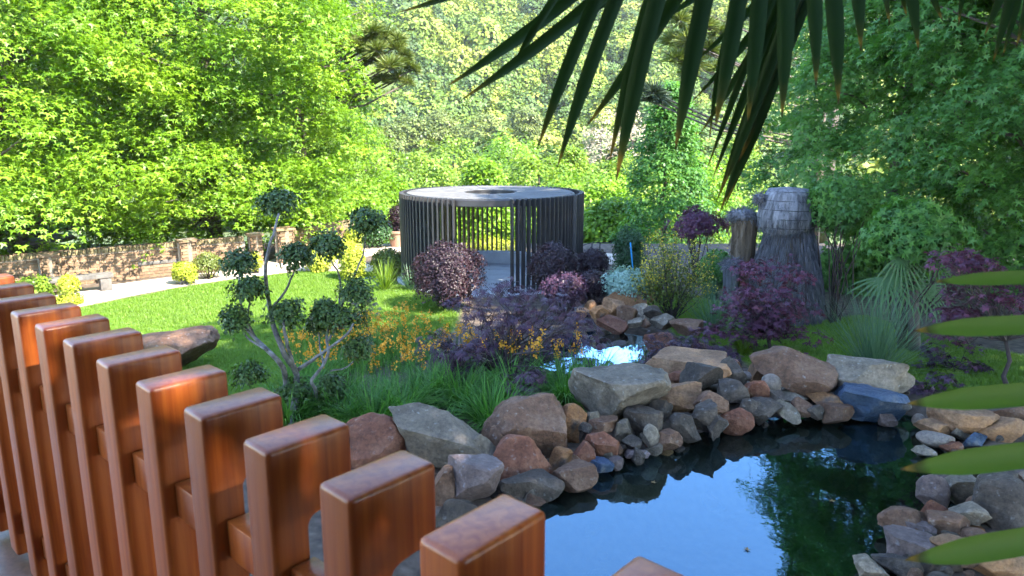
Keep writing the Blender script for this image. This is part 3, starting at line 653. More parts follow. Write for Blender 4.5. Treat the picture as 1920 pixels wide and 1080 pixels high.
rock('boulder', 308, 664, 160, 58, 700, 'brown', 'brown boulder with flat top on the lawn behind the railing', 501, zl=.25, flat=.5)
chips = [rock_mesh((1, 1, 1), 950 + i, False) for i in range(7)]; ns = 0; k = 0
while ns < 85 and k < 5000:                             # small broken stones filling the gaps of the bank
    k += 1; x = rng.uniform(-1.2, 6.2); y = rng.uniform(4.4, 11.4); d = float(sdf(x, y, POND))
    if -.75 < d < -.02 and y > 5.2:
        s_ = rng.uniform(.10, .26); o = link('stone_chip', chips[k % 7], M[['rk_brown', 'rk_dark', 'rk_red', 'rk_dark', 'rk_tan', 'rk_grey', 'rk_brown'][(k // 3) % 7]]); o.location = (x, y, max(gz(x, y), WZ - .03) + s_ * .25 + .25 * min(1, -d / .75) * rng.random())
        o.scale = (s_, s_ * rng.uniform(.7, 1.1), s_ * rng.uniform(.6, .95)); o.rotation_euler = (rng.normal(0, .6), rng.normal(0, .6), rng.uniform(0, 6))
        tag(o, 'small broken stone wedged between the larger rocks of the bank', 'stone', 'small stones filling the bank'); ns += 1
# pebbly bed under the water: individual stones near the shore, too many to name apart
ns = 0; k = 0; sub = [rock_mesh((1, 1, 1), 900 + i, False, .5) for i in range(6)]
while ns < 80 and k < 4000:
    k += 1; x = rng.uniform(-1.2, 6); y = rng.uniform(4.2, 10.6); d = float(sdf(x, y, POND))
    if -.25 < d < .75 + (.5 if x > 3 else 0):
        s = rng.uniform(.14, .42); o = link('submerged_stone', sub[k % 6], M['rk_sub' if d > .05 else ['rk_brown', 'rk_dark', 'rk_mauve', 'rk_red'][k % 4]]); z = gz(x, y)
        o.location = (x, y, min(z + s * .12, WZ - .02) if d > .1 else z + s * .15); o.scale = (s, s * rng.uniform(.7, 1.1), s * .55); o.rotation_euler = (rng.normal(0, .2), rng.normal(0, .2), rng.uniform(0, 6))
        tag(o, 'wet stone lying along the pond margin under or at the water', 'stone', 'stones of the pond margin'); ns += 1

M['dry_leaf'] = surf('dry_leaf', [(.16, .09, .03), (.28, .17, .06)], 6, .8, 0)
for i, (px, py) in enumerate([(1402, 1030), (1560, 940), (1225, 905)]):
    q = at(px, py, WZ + .006); V, F = T_STAR5; a_ = rng.uniform(0, 6.28); c_, s_ = math.cos(a_), math.sin(a_)
    me = bpy.data.meshes.new('floating_leaf'); me.from_pydata([((x * c_ - y * s_) * .055, (x * s_ + y * c_) * .055, .004 + .02 * abs(z)) for x, y, z in V], [], F); me.update()
    o = link('floating_leaf', me, M['dry_leaf']); o.location = q; tag(o, 'tiny fallen leaf floating on the pond', 'leaf', 'fallen leaves on the pond')

# ------------------------------------------------------------------ trees
def crown_pads(c, rx, rz, npads, per, pr, ls, shape='round', face=.35, lump=.2, seed=0, inner=.25, droop=.5, up=1.0, ecc=1.0):
    """leaf sprays: flattish tilted pads through the shell of a lumpy crown"""
    r = np.random.default_rng(seed); c = np.asarray(c, float)
    k = int(npads * 2.2); u = nrm(r.normal(size=(k, 3)))
    if shape == 'cone':
        t = r.random(k) ** .75; a = r.random(k) * 6.283; w = (1 - t) ** .75 * (.75 + .25 * np.sin(t * 37) ** 2) + .03
        w *= np.minimum(1, .55 + t * 5)
        u = np.stack([np.cos(a) * w, np.sin(a) * w, t * 2 - 1], 1)
    tocam = nrm(-c * np.array((1, 1, 0))); f = nrm(u * np.array((1, 1, 0))) @ tocam
    keep = r.random(k) < np.where(f > -.25, 1, face); u = u[keep][:npads]
    k = len(u)
    ln = np.array([mnoise.noise(Vector(q * 2.1 + seed * 7.7)) + .5 * mnoise.noise(Vector(q * 4.7 + seed)) for q in u])
    rad = np.where(r.random(k) < inner, r.uniform(.45, .85, k), r.uniform(.86, 1.05, k)) * (1 + lump * ln)
    if shape == 'cone': Q = c + u * np.array((rx * 1, rx * ecc, rz)) * np.stack([rad, rad, np.ones(k)], 1)
    else: Q = c + u * rad[:, None] * np.array((rx, rx * ecc, rz))
    out = nrm(u * np.array((1, 1, .25)))
    pn = nrm(np.array((0, 0, up)) + out * droop + r.normal(0, .22, (k, 3)))
    prs = pr * r.uniform(.6, 1.35, k); cnt = np.maximum(6, (per * (prs / pr) ** 2).astype(int))
    idx = np.repeat(np.arange(k), cnt); n = len(idx)
    t1 = nrm(np.cross(pn, r.normal(size=(k, 3)))); t2 = np.cross(pn, t1)
    a = r.random(n) * 6.283; rho = np.sqrt(r.random(n)); pp = prs[idx]
    rad2 = (t1[idx] * np.cos(a)[:, None] + t2[idx] * np.sin(a)[:, None])
    P = Q[idx] + rad2 * (rho * pp)[:, None] * (1 + .35 * np.sin(a * 5 + idx)[:, None]) + pn[idx] * (r.normal(0, .13, n) * pp)[:, None] - np.array((0, 0, 1)) * (rho ** 2 * .3 * pp)[:, None]
    N = pn[idx] + r.normal(0, .38, (n, 3)) + rad2 * (rho * .35)[:, None]
    A = rad2 * .8 + out[idx] * .5 + r.normal(0, .35, (n, 3)) - np.array((0, 0, .35))
    rnd = np.clip(np.repeat(r.random(k), cnt) * .5 + r.random(n) * .5, 0, 1)
    return P, N, ls * r.uniform(.65, 1.25, n), A, rnd, Q
def wavy(a, b, k, amp, r):
    a = np.asarray(a, float); b = np.asarray(b, float); L = np.linalg.norm(b - a)
    return [a + (b - a) * i / k + (r.normal(0, amp * L, 3) if 0 < i < k else 0) for i in range(k + 1)]
def tree(name, label, base, H, rx, rz, cz, npads, per, pr, ls, T, m, bark='bark', group=None, cat='tree', seed=1, trunk_r=.2, nlimb=16, **kw):
    r = np.random.default_rng(seed); base = np.asarray(base, float)
    e = empty(name, base, label, cat, group); c = base + np.array((0, 0, cz))
    P, N, S, A, rnd, Q = crown_pads(c, rx, rz, npads, per, pr, ls, seed=seed, **kw)
    top = base + np.array((0, 0, min(H, cz + rz) * .9)); tp = wavy(base - np.array((0, 0, .2)), top, 7, .012, r)
    b = MB(); b.tube(tp, [trunk_r * (1.25 - i / 7.2) for i in range(8)], 9)
    for i in r.choice(len(Q), min(nlimb, len(Q)), False):
        q = Q[i]; t = np.clip((q[2] - base[2] - .35 * np.hypot(*(q - base)[:2])) / (top[2] - base[2]), .12, .92); j = t * 7; s0 = tp[int(j)] + (tp[min(int(j) + 1, 7)] - tp[int(j)]) * (j % 1)
        b.tube(wavy(s0, q, 4, .05, r), [trunk_r * .34 * (1 - t * .5), trunk_r * .26 * (1 - t * .5), trunk_r * .18, trunk_r * .11, .012], 5, False)
    b.build('trunk', M[bark], e)
    leaves('crown', P, N, S, T, M[m], e, A, rnd)
    return e
GL = 'tall bright green trees behind the brick wall'
tree('maple_tree', 'bright green spreading tree overhanging the left end of the brick wall', (-15.6, 22.8, 0), 13, 5.6, 5.9, 6.2, 640, 150, .86, .118, T_STAR3, 'leaf_bright', group=GL, seed=3, trunk_r=.24, nlimb=60, lump=.45, face=.2, droop=.32)
tree('maple_tree', 'bright green layered tree overhanging the middle of the brick wall', (-10.9, 26.8, 0), 13, 5.2, 6.2, 6.3, 620, 145, .86, .122, T_STAR3, 'leaf_bright', group=GL, seed=4, trunk_r=.24, nlimb=60, lump=.45, face=.2, droop=.32)
tree('maple_tree', 'bright green tree rising left of the pavilion behind the gate', (-8.6, 32.0, -.5), 11.5, 3.8, 6.4, 6.3, 480, 110, .75, .13, T_STAR3, 'leaf_bright', group=GL, seed=5, trunk_r=.2, nlimb=28, lump=.35, face=.2, shape='cone')
tree('maple_tree', 'dark shaded tree deep behind the left end of the wall', (-19.5, 30, 0), 15, 6, 7, 7.5, 330, 50, .9, .24, T_STAR3, 'leaf_dark', group=GL, seed=6, trunk_r=.25, nlimb=14, face=.1)
GR_ = 'dense sweetgum trees on the right'
tree('sweetgum_tree', 'dense shaded star leaved tree behind the straw sculpture', (11.2, 21.4, 0), 15.5, 4.7, 7.4, 7.6, 760, 62, .58, .14, T_STAR5, 'leaf_dark', group=GR_, seed=11, trunk_r=.2, nlimb=30, lump=.22, face=.2, shape='cone')
tree('sweetgum_tree', 'large star leaved tree filling the right edge with a dark trunk', (13.2, 17.0, 0), 14, 4.4, 6.8, 7.4, 760, 64, .56, .135, T_STAR5, 'leaf_dark', group=GR_, seed=12, trunk_r=.24, nlimb=36, lump=.3, face=.2)
tree('sweetgum_tree', 'shaded star leaved tree standing between the two big right hand trees', (14.5, 24.5, 0), 15, 5, 7.2, 7.4, 420, 60, .75, .18, T_STAR3, 'leaf_dark', group=GR_, seed=13, trunk_r=.22, nlimb=16, face=.15)
tree('conical_tree', 'conical green tree lit on its left beyond the yellow bush', (7.0, 33.5, -.8), 7.5, 2.3, 3.7, 3.6, 330, 50, .5, .15, T_QUAD, 'leaf_dark', seed=14, trunk_r=.12, shape='cone', nlimb=12)
# trees of the slope below the garden
GM = 'fresh green trees on the slope behind the pavilion'
for i, (px, py, Y, wpx, mt, lab) in enumerate([
  (790, 285, 46, 130, 'leaf_mid', 'bluish green tree directly left above the pavilion'), (905, 300, 42, 150, 'leaf_bright', 'bright tree just behind the pavilion roof hole'), (1010, 290, 47, 150, 'leaf_mid', 'yellow green tree behind the right half of the pavilion'),
  (1105, 320, 40, 150, 'leaf_bright', 'bright green tree just right of the pavilion'), (730, 330, 40, 130, 'leaf_bright', 'bright green tree between left trees and pavilion'), (850, 262, 58, 130, 'leaf_mid', 'second row tree above the pavilion left half'), (960, 258, 60, 140, 'leaf_bright', 'second row tree above the pavilion centre'),
  (1070, 275, 56, 150, 'leaf_mid', 'second row tree right of the pavilion below the palm tips'), (1180, 300, 46, 130, 'leaf_mid', 'yellowish tree beside the conical tree'), (1300, 285, 50, 150, 'leaf_bright', 'bright tree between conical tree and right hand trees'), (1390, 260, 56, 160, 'leaf_mid', 'tree glowing behind the folded palm leaf'), (700, 255, 62, 150, 'leaf_mid', 'second row tree under the left monkey puzzle'), (1150, 375, 36, 110, 'leaf_bright', 'low bright tree behind the black handrail')]):
    top = aty(px, py, Y); s = mpp(top); gb = float(far(np.array(top[0]), np.array(Y))) if Y > 58 else float(ground(top[0], Y)); rx = wpx * s / 2 * 1.15; H = top[2] - gb; rz = H * .56
    tree('slope_tree', lab, (top[0], Y, gb), H, rx, rz, H - rz, 230, 46, .62, .19, T_QUAD, mt, group=GM, seed=30 + i, trunk_r=.14, nlimb=10, lump=.3, shape='cone' if i % 3 == 1 else 'round', face=.15)
# pines further down
for i, (px, py, Y, wpx, lab) in enumerate([(770, 215, 105, 60, 'round dark pine left of the pine group'), (825, 205, 112, 70, 'tallest pine in the middle of the pine group'), (905, 215, 104, 75, 'broad pine above the pavilion'), (985, 195, 120, 60, 'pine right of the broad pine'), (725, 235, 98, 55, 'small pine beside the left trees')]):
    top = aty(px, py, Y); s = mpp(top); gb = float(far(np.array(top[0]), np.array(Y))); H = top[2] - gb; rx = wpx * s / 2
    tree('pine_tree', lab, (top[0], Y, gb), H, rx, min(H * .45, rx * 1.1), H - min(H * .45, rx * 1.1), 110, 60, .8, .30, T_QUAD, 'leaf_pine', group='pines on the far slope', seed=60 + i, trunk_r=.22, nlimb=20, lump=.35, face=.3)
for i, (px, py, Y, wpx, lab) in enumerate([(1190, 210, 92, 120, 'pale tan bare looking tree behind the hanging palm tips'), (1130, 215, 100, 90, 'greyish pale tree left of the tan one')]):
    top = aty(px, py, Y); s = mpp(top); gb = float(far(np.array(top[0]), np.array(Y))); H = top[2] - gb; rx = wpx * s / 2
    M.setdefault('leaf_tan', leafmat('dry_tan_leaf', [(.22, .17, .10), (.36, .29, .19), (.42, .38, .28)], .2))
    tree('bare_tree', lab, (top[0], Y, gb), H, rx, H * .48, H * .52, 130, 40, .8, .22, T_QUAD, 'leaf_tan', group='pale trees on the far slope', seed=70 + i, trunk_r=.2, nlimb=40, lump=.3)

# monkey puzzle trees
def tuft_mesh(n, seed):
    r = np.random.default_rng(seed); u = nrm(r.normal(size=(n, 3))); u[:, 2] = np.abs(u[:, 2]) * .9 - .25
    P = u * r.uniform(.15, .45, (n, 1)); N = nrm(np.cross(u, r.normal(size=(n, 3))))
    return leaf_mesh('tuft', P, N, r.uniform(.5, .85, n), (T_NEEDLE[0] * np.array((1.2, 1, 1)), T_NEEDLE[1]), A=u + r.normal(0, .12, (n, 3)))
def araucaria(px, py_base, Y, tufts, label, m, seed):
    r = np.random.default_rng(seed); p = aty(px, py_base, Y); g_ = float(ground(p[0], Y)); base = np.array((p[0], Y, g_))
    e = empty('monkey_puzzle_tree', base, label, 'tree', 'monkey puzzle trees'); b = MB()
    tops = [aty(x, y, Y + d) for x, y, w, d in tufts]; zt = max(q[2] for q in tops)
    b.tube([base, base * .5 + np.array((base[0], base[1], zt)) * .5, (base[0], base[1], zt)], [.3, .24, .08], 8)
    mesh = tuft_mesh(420, seed)
    for (x, y, w, d), q in zip(tufts, tops):
        s0 = np.array((base[0], base[1], max(g_ + 1, q[2] - .25 * abs(q[0] - base[0]) - .2)))
        b.tube([s0, s0 * .4 + q * .6 - np.array((0, 0, .35)), q], [.05, .045, .03], 5)
        o = link('tuft', mesh, M[m], e); o.location = Vector(q) - e.location; s = w * mpp(q) / 2 * 1.15; o.scale = (s, s, s * .9); o.rotation_euler = (r.normal(0, .3), r.normal(0, .3), r.uniform(0, 6))
    b.build('trunk', M['bark'], e)
araucaria(560, 200, 29.5, [(690,75,54,0),(720,72,60,.5),(775,130,34,.1),(700,60,46,-.2),(745,75,44,.4),(740,90,45,.2),(705,95,50,-.4),(755,120,40,0),(730,125,60,-.6),(700,115,55,.5),(765,155,30,0),(745,150,50,.3),(640,85,55,0),(610,80,50,.4),(668,90,50,-.3),(715,150,40,-.2),(675,70,44,.6),(760,105,36,.2)], 'olive monkey puzzle tree with tufted branches at the left', 'leaf_pine', 81)
araucaria(1570, 150, 38, [(1275,40,60,0),(1262,75,55,.4),(1290,80,60,-.3),(1270,112,60,0),(1300,120,60,.3),(1320,50,60,-.2),(1330,95,60,.5),(1310,20,50,.1),(1350,60,50,0),(1345,130,50,.2),(1290,135,40,.4)], 'sunlit olive monkey puzzle tree behind the hanging palm leaves', 'leaf_pine', 82)
araucaria(1540, 240, 30, [(1226,175,62,0),(1242,190,40,.2),(1215,188,36,-.2)], 'dark monkey puzzle branch end reaching in front of the tan tree', 'leaf_pinedark', 83)

# far forest: one mass
pcs = []
for i in range(7):                                      # round broadleaf crowns and two pointed ones
    r_ = np.random.default_rng(90 + i); k = 1300; u = nrm(r_.normal(size=(k, 3))); u[:, 2] = np.where(u[:, 2] < -.35, -u[:, 2], u[:, 2])
    ln = np.array([mnoise.noise(Vector(q * 1.7 + i * 9)) + .6 * mnoise.noise(Vector(q * 3.8 + i * 5)) for q in u])
    P = u * (1 + .42 * ln)[:, None] * r_.uniform(.86, 1.02, (k, 1))
    if i > 4: w = 1.05 - .5 * (P[:, 2:3] + .4); P = P * np.concatenate([w, w, np.full((k, 1), 1.6)], 1) * .9
    pcs.append(piece(f'forest_piece_{i}', leaf_mesh('forest_crown', P, u + r_.normal(0, .35, (k, 3)), r_.uniform(.10, .19, k), T_QUAD, rnd=np.clip(.5 + ln * .5, 0, 1)), M['forest']))  # leaf tone follows the lumps: self-shade of the hollows put into the colour
n = 5200; y = 80 + (335 - 80) * rng.random(n) ** .95; x = (rng.random(n) * 2 - 1) * (.62 * y + 10)
keep = (wob(x, y, .05, 1) > -.8); x, y = x[keep], y[keep]; n = len(x)
s = rng.uniform(2.6, 5.0, n) * np.where(rng.random(n) < .15, 1.25, 1); z = far(x, y) + s * .55
gn_scatter('forest', np.stack([x, y, z], 1), np.stack([rng.normal(0, .12, n), rng.normal(0, .12, n), rng.uniform(0, 6.28, n)], 1), np.stack([s, s, s * rng.uniform(.75, 1.15, n)], 1), pcs, rng.choice(7, n, p=[.17, .17, .17, .17, .17, .09, .06]), 'mixed green forest covering the far hillside', 'forest')

# tall trees out of the picture whose shade falls over the pond and near lawn
GS = 'tall trees behind the viewpoint that shade the pond'
for i, (x, y, H, r_, lab) in enumerate([(9.8, 2.2, 20.5, 5.2, 'tall tree right of the viewpoint nearest the pond'), (13.6, 12.5, 19.5, 4.5, 'tall tree beyond the right edge above the grass bank'), (6.2, -4.6, 18, 4.8, 'tall tree behind the deck to the right'), (16, 0, 21, 5.5, 'tallest tree far right behind the viewpoint'), (19.5, 13, 17, 4.8, 'tall tree outside the right edge behind the sweetgums')]):
    tree('shade_tree', lab, (x, y, .3), H, r_, H * .38, H * .60, 480, 44 if i != 2 else 20, .9, .33, T_STAR3, 'leaf_dark', group=GS, seed=120 + i, trunk_r=.3, nlimb=16, face=1, lump=.25, inner=.4)

# ------------------------------------------------------------------ shrubs
def bush(name, label, px, py, wpx, hpx, Y, m, ls, npads, per, pr, cat='bush', group=None, seed=1, T=T_QUAD, bark='twig', ecc=1.0, lump=.16, stem=True):
    c = aty(px, py, Y); s = mpp(c); rx = wpx * s / 2 * .93; rz = hpx * s / 2 * .93; g_ = float(basin(np.array([c[0]]), np.array([c[1]]))[0])
    e = empty(name, (c[0], c[1], g_), label, cat, group)
    P, N, S, A, rnd, Q = crown_pads(c, rx, rz, npads, per, pr, ls, seed=seed, face=.6, lump=lump, droop=1.3, up=.7, ecc=ecc, inner=.35)
    k = P[:, 2] > g_ - .02
    leaves('foliage', P[k], N[k], S[k], T, M[m], e, A[k], rnd[k])
    b = MB(); r = np.random.default_rng(seed)
    for i in r.choice(len(Q), min(14, len(Q)), False): b.tube(wavy((c[0] + r.normal(0, .05), c[1] + r.normal(0, .05), g_ - .05), Q[i], 3, .05, r), [.022, .018, .012, .006], 4, False)
    b.build('stem', M[bark], e); return e
GP = 'clipped purple bushes in front of the pavilion'
bush('purple_bush', 'largest clipped purple bush at the pavilion opening with its left side sunlit', 838, 508, 146, 108, 18.0, 'leaf_purple', .05, 420, 34, .17, group=GP, seed=201)
bush('purple_bush', 'clipped purple bush right of the pavilion opening', 1038, 492, 98, 76, 18.3, 'leaf_purple', .05, 300, 32, .16, group=GP, seed=202)
bush('purple_bush', 'small clipped purple bush at the far right of the pavilion', 1111, 489, 64, 42, 19.0, 'leaf_purple', .05, 170, 30, .15, group=GP, seed=203)
bush('purple_bush', 'low purple bush in front of the small far right one', 1105, 527, 70, 40, 17.2, 'leaf_purple', .05, 170, 30, .14, group=GP, seed=204)
bush('purple_bush', 'violet loose bush between lace maple and low purple bush', 1060, 533, 84, 46, 16.6, 'leaf_lace', .055, 170, 30, .15, group=GP, seed=205)
GY = 'golden clipped shrubs near the gate'
bush('golden_shrub', 'rounded golden shrub right of the gate pillar', 597, 482, 56, 40, 23.0, 'leaf_yellow', .06, 130, 28, .16, group=GY, seed=211)
bush('golden_shrub', 'upright golden shrub between the topiary stems', 660, 487, 46, 70, 21.6, 'leaf_yellow', .06, 170, 28, .15, group=GY, seed=212)
bush('golden_shrub', 'tiered golden shrub topped by a small ball near the far wall', 640, 462, 54, 30, 25.5, 'leaf_yellow', .06, 110, 28, .16, group=GY, seed=213)
bush('golden_shrub', 'small golden ball shrub farthest up the path', 662, 440, 34, 18, 26.5, 'leaf_yellow', .06, 60, 26, .14, group=GY, seed=214)
bush('golden_shrub', 'small golden tuft at the foot of the gate pillar', 478, 487, 26, 26, 22.6, 'leaf_yellow', .05, 50, 26, .13, group=GY, seed=215)
bush('golden_hedge', 'golden hedge seen through the pavilion slats', 925, 472, 120, 58, 27.0, 'leaf_yellow', .07, 240, 30, .2, 'hedge', seed=216)
bush('golden_hedge', 'golden hedge behind the left half of the pavilion', 822, 480, 90, 50, 27.5, 'leaf_yellow', .07, 160, 30, .2, 'hedge', seed=217)
bush('green_shrub', 'round green shrub left of the pavilion on the path', 728, 488, 62, 44, 22.2, 'leaf_olive', .06, 190, 30, .17, 'bush', seed=218)
bush('green_shrub', 'dark green shrub behind the plant pot', 705, 432, 70, 42, 28, 'leaf_shade', .08, 130, 30, .22, 'bush', seed=219)
bush('green_shrub', 'pale feathery shrub at the foot of the brick wall', 388, 490, 56, 32, 21.8, 'leaf_olive', .05, 110, 26, .15, 'bush', seed=220)
bush('green_shrub', 'shaded green plant left of the first stone bench', 60, 540, 70, 40, 19.0, 'leaf_mid', .07, 100, 26, .17, 'bush', seed=221)
bush('conical_shrub', 'dark narrow shrub behind the blue stake', 1180, 475, 58, 110, 21.5, 'leaf_shade', .06, 260, 30, .17, 'bush', seed=222)
bush('silver_plant', 'silver blue spreading plant behind the rock heap', 1175, 528, 110, 44, 17.2, 'leaf_silver', .05, 240, 32, .14, 'plant', seed=223, lump=.35)
bush('green_shrub', 'dark low foliage under the right trees behind the straw sculpture', 1600, 505, 130, 90, 20.5, 'leaf_dark', .12, 200, 30, .28, 'bush', seed=224, T=T_STAR5)
bush('green_shrub', 'star leaved sapling leaning over the small fan palm', 1720, 430, 170, 90, 14.2, 'leaf_dark', .13, 190, 26, .26, 'bush', seed=225, T=T_STAR5, lump=.4)
bush('green_shrub', 'star leaved branch covering the head of the straw sculpture', 1585, 378, 120, 70, 16.6, 'leaf_dark', .13, 150, 26, .28, 'bush', seed=226, T=T_STAR5, lump=.4)
bush('green_shrub', 'green undergrowth between the yellow bush and the straw post', 1345, 500, 70, 60, 19.5, 'leaf_dark', .07, 150, 28, .18, 'bush', seed=227)
bush('red_shrub', 'crimson leaved small maple behind the yellow bush', 1308, 418, 96, 44, 21.5, 'leaf_red', .09, 90, 22, .2, 'bush', seed=228, T=T_STAR5, lump=.8)
# potted plant
pp = at(748, 463, 0); e = empty('plant_pot', pp, 'terracotta pot beside the far path', 'pot')
M['pot'] = surf('terracotta', [(.30, .16, .10), (.42, .26, .18)], 4, .9, .2)
MB().lathe([(.0, .0), (.30, 0), (.42, .55), (.46, .58), (.46, .66), (.40, .66), (.38, .6), (0, .58)], 28, pp).build('bowl', M['pot'], e, True, 35)
bush('potted_shrub', 'pinkish purple shrub growing in the terracotta pot', 746, 408, 36, 50, pp[1], 'leaf_purple', .06, 120, 30, .16, 'bush', seed=229)
# ball topiaries by the path
def ball_topiary(label, balls, px, py, m, seed, legs=1):
    p = at(px, py, 0); e = empty('ball_topiary', p, label, 'topiary', 'small clipped topiaries by the path'); r = np.random.default_rng(seed); b = MB()
    for (x, y, w, h) in balls:
        c = aty(x, y, p[1] + .1); s = mpp(c)
        P, N, S, A, rnd, Q = crown_pads(c, w * s / 2, h * s / 2, 120, 24, .1, .045, seed=seed + x, droop=1.5, up=.6, lump=.12, face=.7)
        leaves('ball', P, N, S, T_QUAD, M[m], e, A, rnd)
        for j in range(legs): b.tube(wavy((p[0] + r.normal(0, .04) * legs, p[1], -.05), c + r.normal(0, .1, 3) * (legs > 1), 3, .05, r), [.035, .03, .025, .02], 5)
    b.build('stem', M['bark_pale'], e)
ball_topiary('low golden ball topiary with a smaller ball above it', [(131, 562, 46, 28), (128, 530, 32, 24)], 131, 574, 'leaf_yellow', 240)
ball_topiary('golden topiary on pale gnarled stems at the lawn edge', [(345, 503, 40, 22), (336, 510, 22, 16), (356, 514, 18, 12)], 345, 536, 'leaf_yellow', 241, 2)
# yellow flowered broom
def broom(px, py, label):
    b0 = atg(px, py); s = mpp(b0); e = empty('yellow_broom', b0, label, 'bush'); r = np.random.default_rng(250); b = MB(); PT = []
    for i in range(46):
        a = r.uniform(-1, 1); top = b0 + np.array((a * 78 * s, r.normal(0, .35), s * r.uniform(95, 182) * (1 - .22 * a * a)))
        w = wavy(b0 + r.normal(0, .04, 3) * np.array((1, 1, 0)), top, 4, .03, r); b.tube(w, [.012, .010, .008, .006, .003], 4, False)
        for t in r.uniform(.35, 1.0, 90): 
            j = min(int(t * 4), 3); PT.append((w[j] + (w[j + 1] - w[j]) * (t * 4 - j) + r.normal(0, .085, 3), t))
    b.build('stem', M['twig'], e); P = np.array([q for q, t in PT]); T_ = np.array([t for q, t in PT]); n = len(P)
    leaves('foliage', P, r.normal(0, 1, (n, 3)), r.uniform(.03, .07, n), T_QUAD, M['leaf_olive'], e, r.normal(0, .5, (n, 3)) + np.array((0, 0, 1)))
    k = (T_ > .72) & (r.random(n) < .6); P2 = P[k] + np.array((0, 0, .05)); n = len(P2)
    leaves('blossom', P2, r.normal(0, .6, (n, 3)) + np.array((0, -.5, 1)), r.uniform(.03, .05, n), T_QUAD, M['petal_y'], e)
M['petal_y'] = leafmat('yellow_petal', [(.40, .30, .02), (.62, .50, .04)], .3, .6, 1.0)
broom(1258, 608, 'thin stemmed yellow flowering bush above the rock heap')

# Japanese maples
def pad_maple(name, label, base, pads, T, ls, per, m, seed, flat=.35, droop=.5, trunk_r=.035, group='purple leaved maples', cat='maple'):
    r = np.random.default_rng(seed); base = np.asarray(base, float); e = empty(name, base, label, cat, group); b = MB(); out = []
    C = np.array([q[0] for q in pads]); mid = base + (C.mean(0) - base) * np.array((.35, .35, .5))
    b.tube(wavy(base - np.array((0, 0, .08)), mid, 3, .05, r), [trunk_r * 1.3, trunk_r, trunk_r * .9, trunk_r * .8], 6)
    for c, pr in pads:
        w = wavy(mid, c - np.array((0, 0, pr * .15)), 4, .09, r); b.tube(w, [trunk_r * .55, trunk_r * .42, trunk_r * .3, trunk_r * .2, .003], 4, False)
        for _ in range(3): b.tube(wavy(w[3], c + r.normal(0, pr * .5, 3) * np.array((1, 1, .3)), 2, .08, r), [trunk_r * .2, .004, .002], 3, False)
        n = int(per * r.uniform(.6, 1.3)); a = r.random(n) * 6.283; rho = np.sqrt(r.random(n))
        rd = np.stack([np.cos(a), np.sin(a), np.zeros(n)], 1)
        P = c + rd * (rho * pr)[:, None] + np.stack([np.zeros(n), np.zeros(n), r.normal(0, flat * .45, n) * pr - droop * .6 * rho ** 2 * pr], 1)
        N = np.array((0, 0, 1)) + rd * (droop * rho)[:, None] + r.normal(0, .38, (n, 3))
        out.append((P, N, rd - np.array((0, 0, droop * .9)) + r.normal(0, .3, (n, 3)), np.clip(r.random() * .4 + r.random(n) * .6, 0, 1)))
    b.build('branches', M['twig'], e)
    P, N, A, rn = [np.concatenate([o[i] for o in out]) for i in range(4)]
    leaves('foliage', P, N, ls * r.uniform(.7, 1.2, len(P)), T, M[m], e, A, rn); return e
def rpads(n, x0, x1, y0, y1, Y0, Y1, rp, seed, fn=None):
    r = np.random.default_rng(seed); L = []
    while len(L) < n:
        x, y = r.uniform(x0, x1), r.uniform(y0, y1)
        if fn and not fn((x - x0) / (x1 - x0), (y - y0) / (y1 - y0)): continue
        c = aty(x, y, r.uniform(Y0, Y1)); L.append((c, rp * mpp(c) * r.uniform(.7, 1.25)))
    return L
dome = lambda u, v: (2 * u - 1) ** 2 + (1 - v) ** 2 < 1.05
mb = atg(935, 738)
pad_maple('lace_maple', 'spreading lace leaf purple maple in the middle above the orange flowers', mb, rpads(52, 785, 1130, 528, 690, mb[1] + .2, mb[1] + 2.2, 40, 260, dome) + rpads(8, 955, 1010, 690, 750, mb[1] - .8, mb[1] - .5, 24, 261) + rpads(5, 830, 880, 650, 700, mb[1] - .3, mb[1], 26, 262), T_LACE, .115, 34, 'leaf_lace', 263, droop=.8, trunk_r=.045)
mb = atg(1300, 690)
pad_maple('lace_maple', 'weeping purple lace maple spilling over rocks right of the small pool', mb, rpads(20, 1215, 1365, 625, 690, mb[1] - .1, mb[1] + .8, 34, 264) + rpads(6, 1300, 1375, 665, 705, mb[1] - .4, mb[1], 28, 265), T_LACE, .10, 44, 'leaf_lace', 266, droop=1.0)
mb = atg(1442, 668)
pad_maple('red_maple', 'upright purple red maple in front of the straw sculpture', mb, rpads(34, 1325, 1540, 530, 630, mb[1] - .3, mb[1] + .9, 38, 267, lambda u, v: abs(2 * u - 1) < .35 + .75 * v) + rpads(8, 1395, 1500, 485, 535, mb[1], mb[1] + .6, 34, 268), T_STAR5, .10, 42, 'leaf_red', 269)
mb = atg(1895, 735)
pad_maple('red_maple', 'purple red maple at the right edge behind the palm blades', mb, rpads(20, 1775, 1990, 462, 535, mb[1] + .2, mb[1] + 1.4, 40, 270) + rpads(18, 1765, 1990, 540, 625, mb[1], mb[1] + 1.2, 36, 271), T_STAR5, .095, 42, 'leaf_red', 272)
mb = atg(1740, 735)
pad_maple('red_maple', 'low purple seedling maple beside the large grey boulder', mb, rpads(8, 1705, 1785, 700, 735, mb[1] - .2, mb[1] + .3, 26, 273), T_STAR5, .09, 34, 'leaf_lace', 274, trunk_r=.015)
mb = atg(1790, 700)
pad_maple('red_maple', 'small dark purple maple low on the right lawn', mb, rpads(10, 1740, 1850, 645, 695, mb[1] - .1, mb[1] + .5, 28, 275), T_STAR5, .09, 34, 'leaf_lace', 276, trunk_r=.015)
mb = atg(700, 640)
pad_maple('lace_maple', 'thin lace maple branches behind the cloud pruned tree', mb, rpads(9, 600, 760, 545, 600, mb[1] - .3, mb[1] + .6, 32, 277), T_LACE, .10, 26, 'leaf_lace', 278, trunk_r=.02)

